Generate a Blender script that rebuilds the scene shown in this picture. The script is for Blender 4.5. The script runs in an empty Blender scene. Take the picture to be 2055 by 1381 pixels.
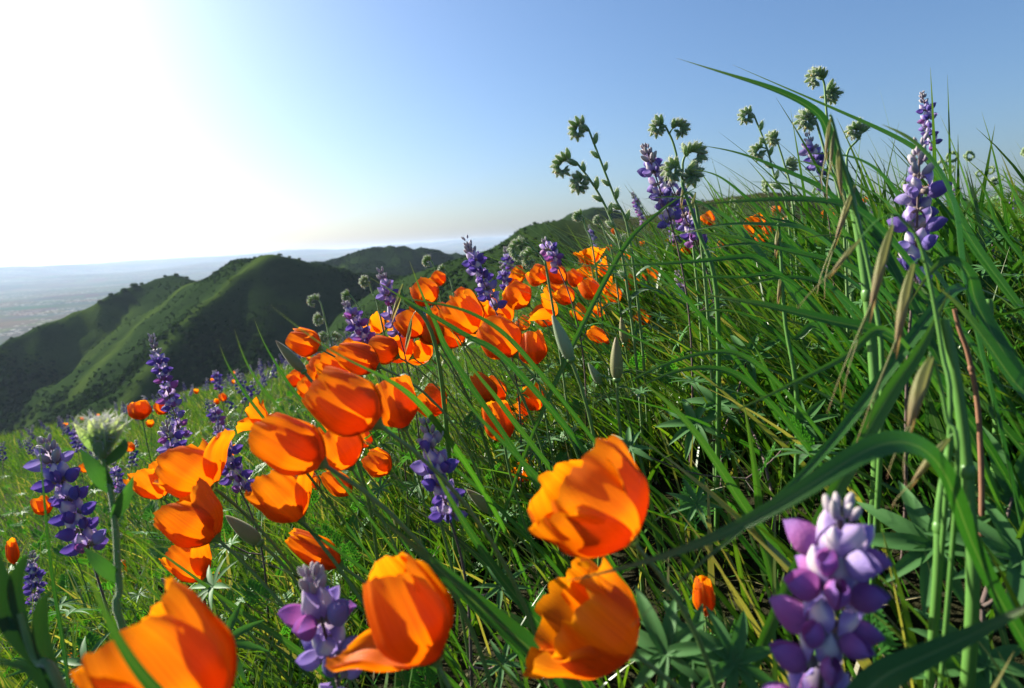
import bpy, math, random
import numpy as np

# ------------------------------------------------------------------ camera, sky, sun, exposure
SC = bpy.context.scene
COL = SC.collection
W, H, LENS = 2055.0, 1381.0, 20.0
F = W * LENS / 36.0
CAM = np.array([0.0, 0.0, 0.30])
PITCH, ROLL = 10.3, -3.5
_a, _r = math.radians(90 - PITCH), math.radians(ROLL)
RX = np.array([[1, 0, 0], [0, math.cos(_a), -math.sin(_a)], [0, math.sin(_a), math.cos(_a)]])
RZ = np.array([[math.cos(_r), -math.sin(_r), 0], [math.sin(_r), math.cos(_r), 0], [0, 0, 1]])
RC = RX @ RZ
from mathutils import Matrix, Vector
cam_data = bpy.data.cameras.new('camera')
cam = bpy.data.objects.new('camera', cam_data)
COL.objects.link(cam)
m4 = Matrix.Identity(4)
for i in range(3):
    for j in range(3):
        m4[i][j] = RC[i, j]
    m4[i][3] = CAM[i]
cam.matrix_world = m4
cam_data.lens = LENS
cam_data.sensor_width = 36.0
cam_data.clip_start = 0.01
cam_data.clip_end = 80000
cam_data.dof.use_dof = True
cam_data.dof.focus_distance = 0.55
cam_data.dof.aperture_fstop = 10.5
SC.camera = cam

SUN_AZ, SUN_EL = -53.0, 28.0          # degrees, azimuth from +Y towards +X
world = bpy.data.worlds.new('World')
SC.world = world
world.use_nodes = True
wn = world.node_tree
for n in list(wn.nodes):
    wn.nodes.remove(n)
sky = wn.nodes.new('ShaderNodeTexSky')
sky.sky_type = 'NISHITA'
sky.sun_disc = False
sky.sun_elevation = math.radians(SUN_EL)
sky.sun_rotation = math.radians(SUN_AZ)
sky.altitude = 300
sky.air_density = 1.15
sky.dust_density = 2.3
sky.ozone_density = 7.0
bg = wn.nodes.new('ShaderNodeBackground')
bg.inputs['Strength'].default_value = 0.062
wo = wn.nodes.new('ShaderNodeOutputWorld')
wn.links.new(sky.outputs[0], bg.inputs[0])
wn.links.new(bg.outputs[0], wo.inputs[0])

sun_data = bpy.data.lights.new('sun', 'SUN')
sun_data.energy = 5.0
sun_data.angle = math.radians(0.5)
sun_data.color = (1.0, 0.93, 0.80)
sun = bpy.data.objects.new('sun', sun_data)
COL.objects.link(sun)
sdir = np.array([math.sin(math.radians(SUN_AZ)) * math.cos(math.radians(SUN_EL)),
                 math.cos(math.radians(SUN_AZ)) * math.cos(math.radians(SUN_EL)),
                 math.sin(math.radians(SUN_EL))])
sun.rotation_euler = Vector(sdir).to_track_quat('Z', 'Y').to_euler()

SC.view_settings.view_transform = 'Standard'
SC.view_settings.look = 'None'
SC.view_settings.gamma = 1.0
SC.view_settings.use_curve_mapping = False
SC.view_settings.exposure = 1.4
SC.render.engine = 'CYCLES'
SC.cycles.use_denoising = True
SC.cycles.max_bounces = 5
SC.cycles.diffuse_bounces = 1
SC.cycles.glossy_bounces = 2
SC.cycles.transmission_bounces = 3
SC.cycles.transparent_max_bounces = 4
SC.cycles.volume_bounces = 0
SC.cycles.caustics_reflective = False
SC.cycles.caustics_refractive = False

rng = np.random.default_rng(7)
random.seed(7)


# ------------------------------------------------------------------ geometry helpers
def P(u, v, d):
    """world point seen at photograph pixel (u, v), d metres in front of the camera"""
    return CAM + RC @ np.array([(u - W / 2) / F * d, (H / 2 - v) / F * d, -d])


def proj(p):
    q = (p - CAM) @ RC
    d = -q[..., 2]
    d = np.where(np.abs(d) < 1e-6, 1e-6, d)
    return W / 2 + q[..., 0] / d * F, H / 2 - q[..., 1] / d * F, d


def unit(v):
    v = np.asarray(v, float)
    return v / (np.linalg.norm(v, axis=-1, keepdims=True) + 1e-12)


def gh(x, y):
    """height of the meadow hillside"""
    x = np.asarray(x, float)
    y = np.asarray(y, float)
    h = np.where(x > 0, .33 * x / (1 + np.maximum(x, 0) / 2.5), .31 * x / (1 - np.minimum(x, 0) / 14)) - .05 * y
    s = np.maximum(.8 * y - .6 * x - 3, 0)
    h = h - .0055 * s ** 2 / (1 + s / 60)
    h = h + .012 * np.sin(x * 5.1 + 1.3) * np.sin(y * 4.3) + .006 * np.sin(x * 13 + y * 9)
    return h


def bez(p0, p1, p2, p3, n):
    t = np.linspace(0, 1, n)[:, None]
    return (1 - t) ** 3 * p0 + 3 * (1 - t) ** 2 * t * p1 + 3 * (1 - t) * t * t * p2 + t ** 3 * p3


def spline(pts, n):
    """Catmull-Rom through pts, n samples"""
    p = np.asarray(pts, float)
    if len(p) == 2:
        t = np.linspace(0, 1, n)[:, None]
        return p[0] * (1 - t) + p[1] * t
    q = np.vstack([2 * p[0] - p[1], p, 2 * p[-1] - p[-2]])
    k = len(p) - 1
    out = []
    for s in np.linspace(0, k - 1e-6, n):
        i = int(s)
        t = s - i
        a, b, c, d = q[i], q[i + 1], q[i + 2], q[i + 3]
        out.append(.5 * (2 * b + (c - a) * t + (2 * a - 5 * b + 4 * c - d) * t * t + (3 * b - a - 3 * c + d) * t ** 3))
    return np.array(out)


def new_mesh(name, V, Fq, mats, t=None, a=None, r=None, mi=None, smooth=True):
    """mesh from arrays; Fq (n,3) or (n,4) array or list of tuples"""
    me = bpy.data.meshes.new(name)
    V = np.asarray(V, np.float32)
    me.vertices.add(len(V))
    me.vertices.foreach_set('co', V.ravel())
    if isinstance(Fq, np.ndarray):
        k = Fq.shape[1]
        flat = Fq.astype(np.int32).ravel()
        tot = np.full(len(Fq), k, np.int32)
    else:
        flat = np.array([i for f in Fq for i in f], np.int32)
        tot = np.array([len(f) for f in Fq], np.int32)
    me.loops.add(len(flat))
    me.loops.foreach_set('vertex_index', flat)
    me.polygons.add(len(tot))
    st = np.zeros(len(tot), np.int32)
    st[1:] = np.cumsum(tot)[:-1]
    me.polygons.foreach_set('loop_start', st)
    if mi is not None:
        me.polygons.foreach_set('material_index', np.asarray(mi, np.int32))
    if smooth:
        me.polygons.foreach_set('use_smooth', np.ones(len(tot), bool))
    for nm, arr in (('t', t), ('a', a), ('r', r)):
        if arr is not None:
            at = me.attributes.new(nm, 'FLOAT', 'POINT')
            at.data.foreach_set('value', np.asarray(arr, np.float32))
    me.update(calc_edges=True)
    for m in mats:
        me.materials.append(m)
    return me


class MB:
    """collects grids, tubes and balls into one mesh"""
    def __init__(s):
        s.v, s.f, s.mi, s.t, s.a, s.r, s.n = [], [], [], [], [], [], 0

    def grid(s, Pn, mat=0, rnd=0.5, wrap=False, t=None):
        nv, nu = Pn.shape[:2]
        s.v.append(Pn.reshape(-1, 3))
        tt = np.linspace(0, 1, nv) if t is None else t
        s.t.append(np.repeat(tt, nu))
        s.a.append(np.tile(np.linspace(-1, 1, nu), nv))
        s.r.append(np.full(nv * nu, rnd))
        for i in range(nv - 1):
            for j in range(nu if wrap else nu - 1):
                k = (j + 1) % nu
                s.f.append((s.n + i * nu + j, s.n + i * nu + k, s.n + (i + 1) * nu + k, s.n + (i + 1) * nu + j))
                s.mi.append(mat)
        s.n += nv * nu
        return s

    def tube(s, pts, rad, k=6, mat=0, rnd=0.5):
        pts = np.asarray(pts, float)
        n = len(pts)
        rad = np.broadcast_to(np.asarray(rad, float), (n,))
        tan = unit(np.gradient(pts, axis=0))
        ref = np.array([0, 0, 1.0]) if abs(tan[:, 2]).mean() < .8 else np.array([1.0, 0, 0])
        nx = unit(np.cross(tan, ref))
        ny = np.cross(tan, nx)
        ang = np.linspace(0, 2 * np.pi, k, endpoint=False)
        ring = pts[:, None] + rad[:, None, None] * (np.cos(ang)[None, :, None] * nx[:, None] + np.sin(ang)[None, :, None] * ny[:, None])
        return s.grid(ring, mat, rnd, wrap=True)

    def ball(s, c, X, Y, Z, nv=7, nu=8, mat=0, rnd=0.5, prof=None):
        """ellipsoid with half axes X, Y, Z (vectors); prof(t) scales the ring radius along Z"""
        th = np.linspace(0, np.pi, nv)
        ph = np.linspace(0, 2 * np.pi, nu, endpoint=False)
        sr = np.sin(th)
        if prof is not None:
            sr = sr * prof(np.linspace(0, 1, nv))
        g = np.asarray(c, float) + sr[:, None, None] * (np.cos(ph)[None, :, None] * np.asarray(X) + np.sin(ph)[None, :, None] * np.asarray(Y)) - np.cos(th)[:, None, None] * np.asarray(Z)
        return s.grid(g, mat, rnd, wrap=True)

    def ribbon(s, pts, wid, nrm, fold=.25, mat=0, rnd=0.5, na=3, twist=0.0):
        pts = np.asarray(pts, float)
        n = len(pts)
        tan = unit(np.gradient(pts, axis=0))
        side = unit(np.cross(tan, np.asarray(nrm, float)))
        nn = np.cross(side, tan)
        if twist:
            ang = np.linspace(0, twist, n)[:, None]
            side, nn = side * np.cos(ang) + nn * np.sin(ang), nn * np.cos(ang) - side * np.sin(ang)
        a = np.linspace(-1, 1, na)
        wid = np.asarray(wid)[:, None, None]
        g = pts[:, None] + side[:, None] * a[None, :, None] * wid * .5 + nn[:, None] * (np.abs(a) * fold)[None, :, None] * wid * .5
        return s.grid(g, mat, rnd)

    def mesh(s, name, mats, origin=(0, 0, 0), smooth=True):
        V = np.vstack(s.v) - np.asarray(origin)
        return new_mesh(name, V, s.f, mats, np.concatenate(s.t), np.concatenate(s.a), np.concatenate(s.r), s.mi, smooth)

    def build(s, name, mats, parent=None, origin=None, smooth=True):
        if origin is None:
            origin = np.array(parent.location) if parent is not None else (0, 0, 0)
        return link(name, s.mesh(name, mats, origin, smooth), parent)


def link(name, data, parent=None):
    o = bpy.data.objects.new(name, data)
    COL.objects.link(o)
    if parent is not None:
        o.parent = parent
    return o


def tag(o, label=None, cat=None, group=None, kind=None):
    for k, v in (('label', label), ('category', cat), ('group', group), ('kind', kind)):
        if v:
            o[k] = v
    return o


def thing(name, loc, label, cat, group=None):
    o = link(name, None)
    o.empty_display_size = .02
    o.location = [float(q) for q in loc]
    return tag(o, label, cat, group)


def mat_from(X, Y, Z, s, p):
    m = Matrix.Identity(4)
    for i in range(3):
        m[i][0], m[i][1], m[i][2], m[i][3] = float(X[i] * s), float(Y[i] * s), float(Z[i] * s), float(p[i])
    return m


def place(o, X, Y, Z, s, p, parent):
    """local matrix of a child whose parent Empty is unrotated"""
    q = np.asarray(p) - np.array(parent.location)
    o.matrix_local = mat_from(X, Y, Z, s, q)


# ------------------------------------------------------------------ materials
def nodes_of(m):
    m.use_nodes = True
    nt = m.node_tree
    for n in list(nt.nodes):
        nt.nodes.remove(n)
    out = nt.nodes.new('ShaderNodeOutputMaterial')
    return nt, out


def attr(nt, nm):
    n = nt.nodes.new('ShaderNodeAttribute')
    n.attribute_name = nm
    return n.outputs['Fac']


def ramp(nt, fac, stops):
    n = nt.nodes.new('ShaderNodeValToRGB')
    e = n.color_ramp.elements
    while len(e) < len(stops):
        e.new(.5)
    for i, (p, c) in enumerate(stops):
        e[i].position = p
        e[i].color = (*c, 1)
    if fac is not None:
        nt.links.new(fac, n.inputs[0])
    return n.outputs[0]


def mixc(nt, fac, a, b, mode='MIX'):
    n = nt.nodes.new('ShaderNodeMix')
    n.data_type = 'RGBA'
    n.blend_type = mode
    for sock, val in ((n.inputs[0], fac), (n.inputs[6], a), (n.inputs[7], b)):
        if hasattr(val, 'is_output'):
            nt.links.new(val, sock)
        elif isinstance(val, (int, float)):
            sock.default_value = val
        else:
            sock.default_value = (*val, 1)
    return n.outputs[2]


def math_n(nt, op, a, b=None):
    n = nt.nodes.new('ShaderNodeMath')
    n.operation = op
    for k, val in enumerate((a, b)):
        if val is None:
            continue
        if hasattr(val, 'is_output'):
            nt.links.new(val, n.inputs[k])
        else:
            n.inputs[k].default_value = val
    return n.outputs[0]


def noise(nt, scale, detail=4, rough=.55, coord='Object', stretch=None, dist=0.0):
    tc = nt.nodes.new('ShaderNodeTexCoord')
    n = nt.nodes.new('ShaderNodeTexNoise')
    n.inputs['Scale'].default_value = scale
    n.inputs['Detail'].default_value = detail
    n.inputs['Roughness'].default_value = rough
    n.inputs['Distortion'].default_value = dist
    src = tc.outputs[coord]
    if stretch:
        mp = nt.nodes.new('ShaderNodeMapping')
        mp.inputs['Scale'].default_value = stretch
        nt.links.new(src, mp.inputs[0])
        src = mp.outputs[0]
    nt.links.new(src, n.inputs['Vector'])
    return n.outputs[0]


def streaks(nt, su, sv):
    """noise in the (across, along, random) space of a petal or leaf"""
    cb = nt.nodes.new('ShaderNodeCombineXYZ')
    nt.links.new(math_n(nt, 'MULTIPLY', attr(nt, 'a'), su), cb.inputs[0])
    nt.links.new(math_n(nt, 'MULTIPLY', attr(nt, 't'), sv), cb.inputs[1])
    nt.links.new(math_n(nt, 'MULTIPLY', attr(nt, 'r'), 37.0), cb.inputs[2])
    n = nt.nodes.new('ShaderNodeTexNoise')
    n.inputs['Scale'].default_value = 1.0
    n.inputs['Detail'].default_value = 3
    nt.links.new(cb.outputs[0], n.inputs['Vector'])
    return n.outputs[0]


def plant_mat(name, color_fn, trans=.35, trans_tint=(1, 1, 1), rough=.45, spec=.4, sheen=0.0, bump=0.0, su=14, sv=2.0):
    m = bpy.data.materials.new(name)
    nt, out = nodes_of(m)
    col = color_fn(nt)
    pr = nt.nodes.new('ShaderNodeBsdfPrincipled')
    nt.links.new(col, pr.inputs['Base Color'])
    pr.inputs['Roughness'].default_value = rough
    pr.inputs['Specular IOR Level'].default_value = spec
    if sheen:
        pr.inputs['Sheen Weight'].default_value = sheen
        pr.inputs['Sheen Roughness'].default_value = .4
    if bump:
        b = nt.nodes.new('ShaderNodeBump')
        b.inputs['Strength'].default_value = bump
        b.inputs['Distance'].default_value = .0006
        nt.links.new(streaks(nt, su, sv), b.inputs['Height'])
        nt.links.new(b.outputs[0], pr.inputs['Normal'])
    sh = pr.outputs[0]
    if trans:
        tr = nt.nodes.new('ShaderNodeBsdfTranslucent')
        nt.links.new(mixc(nt, 1.0, col, trans_tint, 'MULTIPLY'), tr.inputs[0])
        mx = nt.nodes.new('ShaderNodeMixShader')
        mx.inputs[0].default_value = trans
        nt.links.new(pr.outputs[0], mx.inputs[1])
        nt.links.new(tr.outputs[0], mx.inputs[2])
        sh = mx.outputs[0]
    nt.links.new(sh, out.inputs[0])
    return m


def obj_rand(nt):
    n = nt.nodes.new('ShaderNodeObjectInfo')
    return n.outputs['Random']


def poppy_col(nt):
    c = ramp(nt, attr(nt, 't'), [(0, (.68, .070, .002)), (.35, (.86, .128, .001)), (.8, (.92, .185, .002)), (1, (.94, .255, .005))])
    s = streaks(nt, 34, 1.1)
    c = mixc(nt, math_n(nt, 'MULTIPLY', math_n(nt, 'SUBTRACT', s, .32), 1.3), c, (.60, .06, .002))
    return mixc(nt, math_n(nt, 'MULTIPLY', obj_rand(nt), .22), c, (.92, .25, .004))


def grass_col(stops):
    def fn(nt):
        c = ramp(nt, attr(nt, 'r'), stops)
        s = streaks(nt, 13, .6)
        c = mixc(nt, math_n(nt, 'MULTIPLY', s, .6), c, (.03, .10, .015))
        rib = math_n(nt, 'LESS_THAN', math_n(nt, 'ABSOLUTE', attr(nt, 'a')), .09)
        c = mixc(nt, math_n(nt, 'MULTIPLY', rib, .5), c, (.17, .27, .08))
        tipf = math_n(nt, 'POWER', attr(nt, 't'), 9.0)
        return mixc(nt, math_n(nt, 'MULTIPLY', tipf, .6), c, (.30, .26, .09))
    return fn


def flat_col(c1, c2, scale=300.0):
    def fn(nt):
        return mixc(nt, noise(nt, scale, 3), c1, c2)
    return fn


def tcol(stops, c2=None, amt=.3, su=10):
    def fn(nt):
        c = ramp(nt, attr(nt, 't'), stops)
        if c2 is None:
            return c
        return mixc(nt, math_n(nt, 'MULTIPLY', streaks(nt, su, 2), amt), c, c2)
    return fn


M = {}
M['petal'] = plant_mat('poppy_petal', poppy_col, .52, (1.05, 1.42, .9), .45, .3, bump=.7, su=38, sv=1.5)
M['poppy_stem'] = plant_mat('poppy_stem', flat_col((.10, .22, .05), (.17, .27, .08)), .12, (1, 1, .5), .4, .4)
M['rim'] = plant_mat('poppy_rim', flat_col((.30, .22, .05), (.45, .20, .05)), .1)
M['stamen'] = plant_mat('poppy_stamen', flat_col((.85, .36, .02), (.9, .5, .04), 900), .3)
M['podbud'] = plant_mat('poppy_bud', tcol([(0, (.20, .26, .10)), (.6, (.24, .27, .11)), (1, (.34, .22, .12))], (.32, .24, .13), .5, 6), .25, (1, 1, .6), .5, .3, sheen=.2)
M['podgreen'] = plant_mat('poppy_green_bud', tcol([(0, (.17, .30, .10)), (.7, (.28, .38, .20)), (1, (.42, .44, .32))], (.40, .42, .33), .5, 6), .25, (1, 1, .6), .5, .3, sheen=.3)
M['feather'] = plant_mat('poppy_leaf', flat_col((.035, .16, .02), (.08, .27, .035), 60), .4, (1.2, 1.3, .5), .5, .3)
M['grass'] = plant_mat('grass_blade', grass_col([(0, (.020, .075, .010)), (.45, (.050, .15, .014)), (.8, (.15, .27, .024)), (1, (.42, .37, .16))]), .36, (1.45, 1.4, .35), .36, .5)
M['grass_hero'] = plant_mat('broad_grass_blade', grass_col([(0, (.018, .10, .014)), (.5, (.035, .15, .018)), (1, (.08, .22, .025))]), .32, (1.2, 1.35, .5), .36, .45, bump=.6, su=26, sv=.4)
M['stalk'] = plant_mat('grass_stalk', flat_col((.07, .20, .035), (.13, .28, .06), 40), .15, (1, 1.1, .5), .4, .4)
M['dry_stalk'] = plant_mat('dry_stalk', flat_col((.22, .10, .06), (.30, .16, .09), 120), .1, (1, 1, 1), .6, .2)
M['straw'] = plant_mat('oat_spikelet', tcol([(0, (.30, .34, .12)), (.5, (.42, .38, .17)), (.85, (.46, .24, .13)), (1, (.40, .10, .07))], (.22, .25, .08), .7, 9), .4, (1, 1, .7), .5, .3, bump=.5, su=12, sv=.3)
M['lup_leaf'] = plant_mat('lupine_leaflet', tcol([(0, (.05, .16, .035)), (1, (.07, .19, .05))], (.09, .21, .07), .5, 4), .3, (1.1, 1.3, .5), .55, .2, sheen=.10)
M['lup_stem'] = plant_mat('lupine_stem', flat_col((.10, .10, .07), (.16, .08, .09), 90), .05, (1, 1, 1), .6, .2, sheen=.3)


def wing_col(stops):
    def fn(nt):
        c = ramp(nt, attr(nt, 't'), stops)
        c = mixc(nt, math_n(nt, 'MULTIPLY', streaks(nt, 8, 3), .4), c, (.12, .08, .36))
        return mixc(nt, math_n(nt, 'MULTIPLY', obj_rand(nt), .22), c, (.40, .16, .46))
    return fn


M['wing'] = plant_mat('lupine_wing', wing_col([(0, (.26, .22, .50)), (.5, (.13, .105, .38)), (1, (.17, .13, .42))]), .32, (1, .85, 1.2), .55, .25, bump=.8, su=7, sv=9)
M['wing_pale'] = plant_mat('lupine_wing_pale', wing_col([(0, (.62, .58, .68)), (.45, (.40, .36, .60)), (1, (.26, .22, .50))]), .35, (1, .9, 1.15), .55, .25, bump=.8, su=7, sv=9)
M['wing_pink'] = plant_mat('lupine_wing_aged', wing_col([(0, (.55, .24, .48)), (.5, (.46, .14, .38)), (1, (.30, .17, .50))]), .32, (1, .8, 1), .55, .25, bump=.8, su=7, sv=9)


def banner_col(nt):
    a = math_n(nt, 'ABSOLUTE', attr(nt, 'a'))
    d = math_n(nt, 'ADD', math_n(nt, 'MULTIPLY', a, .9), math_n(nt, 'MULTIPLY', math_n(nt, 'ABSOLUTE', math_n(nt, 'SUBTRACT', attr(nt, 't'), .5)), .9))
    c = ramp(nt, d, [(0, (.88, .83, .78)), (.40, (.80, .74, .76)), (.66, (.44, .36, .64)), (1, (.26, .20, .52))])
    return mixc(nt, math_n(nt, 'MULTIPLY', obj_rand(nt), .3), c, (.60, .40, .52))


M['banner'] = plant_mat('lupine_banner', banner_col, .35, (1, .9, 1.1), .5, .3)
M['lbud'] = plant_mat('lupine_bud', tcol([(0, (.20, .13, .24)), (.35, (.36, .30, .40)), (.7, (.58, .54, .46)), (1, (.55, .52, .40))], (.30, .22, .38), .6, 5), .2, (1, 1, 1), .6, .2, sheen=.5)
M['calyx'] = plant_mat('lupine_calyx', flat_col((.26, .18, .20), (.36, .30, .24), 500), .2, (1, 1, .9), .6, .2, sheen=.4)
M['fid_stem'] = plant_mat('fiddleneck_stem', flat_col((.13, .27, .07), (.22, .34, .12), 200), .2, (1, 1.1, .6), .5, .3, sheen=.5)
M['fid_bud'] = plant_mat('fiddleneck_calyx', tcol([(0, (.11, .24, .06)), (.5, (.19, .33, .10)), (1, (.60, .62, .40))], (.42, .48, .28), .45, 6), .42, (1.1, 1.2, .6), .55, .2, sheen=.9)
M['fid_flower'] = plant_mat('fiddleneck_flower', flat_col((.80, .55, .05), (.75, .62, .25), 900), .3)
M['fid_leaf'] = plant_mat('fiddleneck_leaf', tcol([(0, (.028, .10, .02)), (1, (.04, .13, .028))], (.08, .18, .05), .5, 6), .35, (1.1, 1.3, .5), .5, .3, sheen=.5)
M['herb'] = plant_mat('herb_leaf', tcol([(0, (.016, .065, .012)), (1, (.022, .08, .016))], (.05, .11, .03), .5, 12), .14, (1.1, 1.3, .5), .5, .3, sheen=.3, bump=.6, su=14, sv=5)
M['hair'] = plant_mat('white_hair', flat_col((.75, .76, .68), (.85, .85, .8), 900), .4)
M['litter'] = plant_mat('dry_litter', grass_col([(0, (.20, .14, .07)), (1, (.42, .34, .18))]), .3)
M['crown'] = plant_mat('tree_leaves', flat_col((.022, .05, .014), (.05, .09, .022), .6), .25, (1.2, 1.3, .5), .9, .0)
M['bark'] = plant_mat('tree_bark', flat_col((.06, .045, .03), (.12, .09, .06), 3), 0)


def ground_mat():
    m = bpy.data.materials.new('meadow_soil')
    nt, out = nodes_of(m)
    pr = nt.nodes.new('ShaderNodeBsdfPrincipled')
    c = mixc(nt, noise(nt, 18, 6), (.014, .011, .007), (.022, .026, .009))
    nt.links.new(c, pr.inputs['Base Color'])
    pr.inputs['Roughness'].default_value = .95
    pr.inputs['Specular IOR Level'].default_value = .05
    b = nt.nodes.new('ShaderNodeBump')
    b.inputs['Distance'].default_value = .02
    nt.links.new(noise(nt, 60, 5), b.inputs['Height'])
    nt.links.new(b.outputs[0], pr.inputs['Normal'])
    nt.links.new(pr.outputs[0], out.inputs[0])
    return m


def hill_mat():
    m = bpy.data.materials.new('hill_cover')
    nt, out = nodes_of(m)
    pr = nt.nodes.new('ShaderNodeBsdfPrincipled')
    brush = mixc(nt, noise(nt, .12, 6, .7), (.010, .026, .007), (.030, .054, .014))
    grass = mixc(nt, noise(nt, .06, 5, .6), (.035, .07, .012), (.07, .10, .02))
    c = mixc(nt, attr(nt, 'a'), brush, grass)
    dry = mixc(nt, noise(nt, .10, 7, .75), (.016, .020, .010), (.075, .055, .030))
    c = mixc(nt, attr(nt, 'r'), c, dry)
    nt.links.new(c, pr.inputs['Base Color'])
    pr.inputs['Roughness'].default_value = .9
    pr.inputs['Specular IOR Level'].default_value = .0
    b = nt.nodes.new('ShaderNodeBump')
    b.inputs['Distance'].default_value = 1.5
    b.inputs['Strength'].default_value = .8
    nt.links.new(noise(nt, .25, 6, .7), b.inputs['Height'])
    nt.links.new(b.outputs[0], pr.inputs['Normal'])
    nt.links.new(pr.outputs[0], out.inputs[0])
    return m


def valley_mat():
    m = bpy.data.materials.new('valley_land')
    nt, out = nodes_of(m)
    pr = nt.nodes.new('ShaderNodeBsdfPrincipled')
    c = ramp(nt, noise(nt, .0011, 8, .7, stretch=(1, .5, 1)), [(.30, (.015, .028, .012)), (.47, (.035, .05, .024)), (.56, (.06, .07, .035)), (.70, (.11, .10, .06))])
    wv = nt.nodes.new('ShaderNodeTexVoronoi')
    wv.inputs['Scale'].default_value = .006
    tc = nt.nodes.new('ShaderNodeTexCoord')
    nt.links.new(tc.outputs['Object'], wv.inputs['Vector'])
    c = mixc(nt, .28, c, mixc(nt, 1.0, wv.outputs['Color'], (.16, .15, .10), 'MULTIPLY'))
    dots = nt.nodes.new('ShaderNodeTexVoronoi')
    dots.inputs['Scale'].default_value = .03
    nt.links.new(tc.outputs['Object'], dots.inputs['Vector'])
    town = math_n(nt, 'MULTIPLY', math_n(nt, 'LESS_THAN', dots.outputs['Distance'], .34),
                  math_n(nt, 'GREATER_THAN', noise(nt, .0016, 3, .5, stretch=(.5, 1.6, 1)), .53))
    c = mixc(nt, math_n(nt, 'MULTIPLY', town, .8), c, (.30, .29, .27))
    nt.links.new(c, pr.inputs['Base Color'])
    pr.inputs['Roughness'].default_value = .95
    pr.inputs['Specular IOR Level'].default_value = .0
    nt.links.new(pr.outputs[0], out.inputs[0])
    return m


M['soil'] = ground_mat()
M['hill'] = hill_mat()
M['valley'] = valley_mat()
M['brush'] = plant_mat('chaparral_leaves', lambda nt: ramp(nt, attr(nt, 'r'), [(0, (.010, .030, .007)), (.6, (.022, .052, .011)), (1, (.05, .09, .020))]), .15, (1.2, 1.2, .6), .9, .0)

# ------------------------------------------------------------------ the setting: meadow, hills, valley, haze
g1 = np.concatenate([-np.geomspace(120, .05, 130), [0], np.geomspace(.05, 120, 130)])
gy = np.concatenate([-np.geomspace(15, .05, 30), [0], np.geomspace(.05, 220, 150)])
GX, GY = np.meshgrid(g1, gy)
GZ = gh(GX, GY)
MB().grid(np.stack([GX, GY, GZ], -1)).build('meadow_ground', [M['soil']])
tag(bpy.data.objects['meadow_ground'], kind='structure')


def vnoise(x, y, seed=0):
    r = np.random.default_rng(seed)
    tab = r.random((256, 256))
    xi, yi = np.floor(x).astype(int), np.floor(y).astype(int)
    fx, fy = x - xi, y - yi
    fx, fy = fx * fx * (3 - 2 * fx), fy * fy * (3 - 2 * fy)
    g = lambda i, j: tab[i % 256, j % 256]
    return (g(xi, yi) * (1 - fx) + g(xi + 1, yi) * fx) * (1 - fy) + (g(xi, yi + 1) * (1 - fx) + g(xi + 1, yi + 1) * fx) * fy


def fbm(x, y, sc, oc=4, seed=0):
    s, a, tot = 0, 1, 0
    for k in range(oc):
        s = s + a * vnoise(x / sc + 17 * k, y / sc + 31 * k, seed + k)
        tot += a
        sc, a = sc / 2.1, a * .5
    return s / tot - .5


# ridge crests: (photograph pixel, metres away), with side slope
RIDGES = [
    ([(-260, 800, 400), (-120, 735, 430), (0, 690, 450), (90, 650, 480), (190, 607, 520), (270, 572, 560), (355, 548, 565), (400, 553, 545), (450, 533, 510), (495, 514, 470), (540, 507, 450), (585, 512, 455), (640, 527, 465), (720, 548, 480), (800, 556, 500)], .62),
    ([(540, 508, 449), (480, 547, 425), (430, 590, 400), (380, 632, 378), (300, 725, 340), (230, 810, 310), (150, 920, 280)], .78),
    ([(400, 556, 540), (345, 605, 505), (285, 675, 460), (225, 750, 420), (165, 840, 380)], .85),
    ([(355, 552, 562), (290, 640, 510), (215, 720, 470), (140, 800, 430)], .9),
    ([(455, 570, 440), (390, 660, 400), (330, 740, 365), (270, 820, 330)], 1.0),
    ([(190, 612, 518), (130, 700, 470), (60, 780, 430), (-20, 860, 390)], .8),
    ([(60, 668, 465), (-10, 750, 430), (-80, 850, 390)], .8),
    ([(575, 520, 446), (545, 620, 395), (505, 710, 350), (470, 800, 310)], .85),
    ([(660, 545, 455), (650, 640, 400), (640, 740, 350)], .85),
    ([(800, 556, 420), (850, 538, 380), (900, 520, 350), (980, 490, 320), (1060, 450, 300), (1120, 434, 290), (1200, 432, 280), (1300, 418, 270), (1420, 396, 260), (1540, 378, 250), (1660, 388, 240), (1800, 410, 235)], .6),
    ([(980, 492, 320), (930, 570, 270), (900, 660, 230)], .8),
    ([(1120, 436, 289), (1090, 520, 240), (1060, 620, 200)], .8),
    ([(600, 530, 900), (690, 514, 900), (740, 497, 900), (790, 491, 910), (850, 498, 950), (930, 508, 1000), (1020, 500, 1000)], .45),
    ([(770, 494, 1500), (808, 488, 1500), (850, 496, 1500), (890, 486, 1500), (930, 494, 1500)], .3),
    ([(1120, 440, 620), (1160, 424, 620), (1190, 414, 620), (1225, 420, 620), (1270, 440, 620)], .5),
]
xs = np.arange(-760, 520, 4.0)
ys = np.arange(40, 1100, 4.0)
TX, TY = np.meshgrid(xs, ys)


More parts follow.
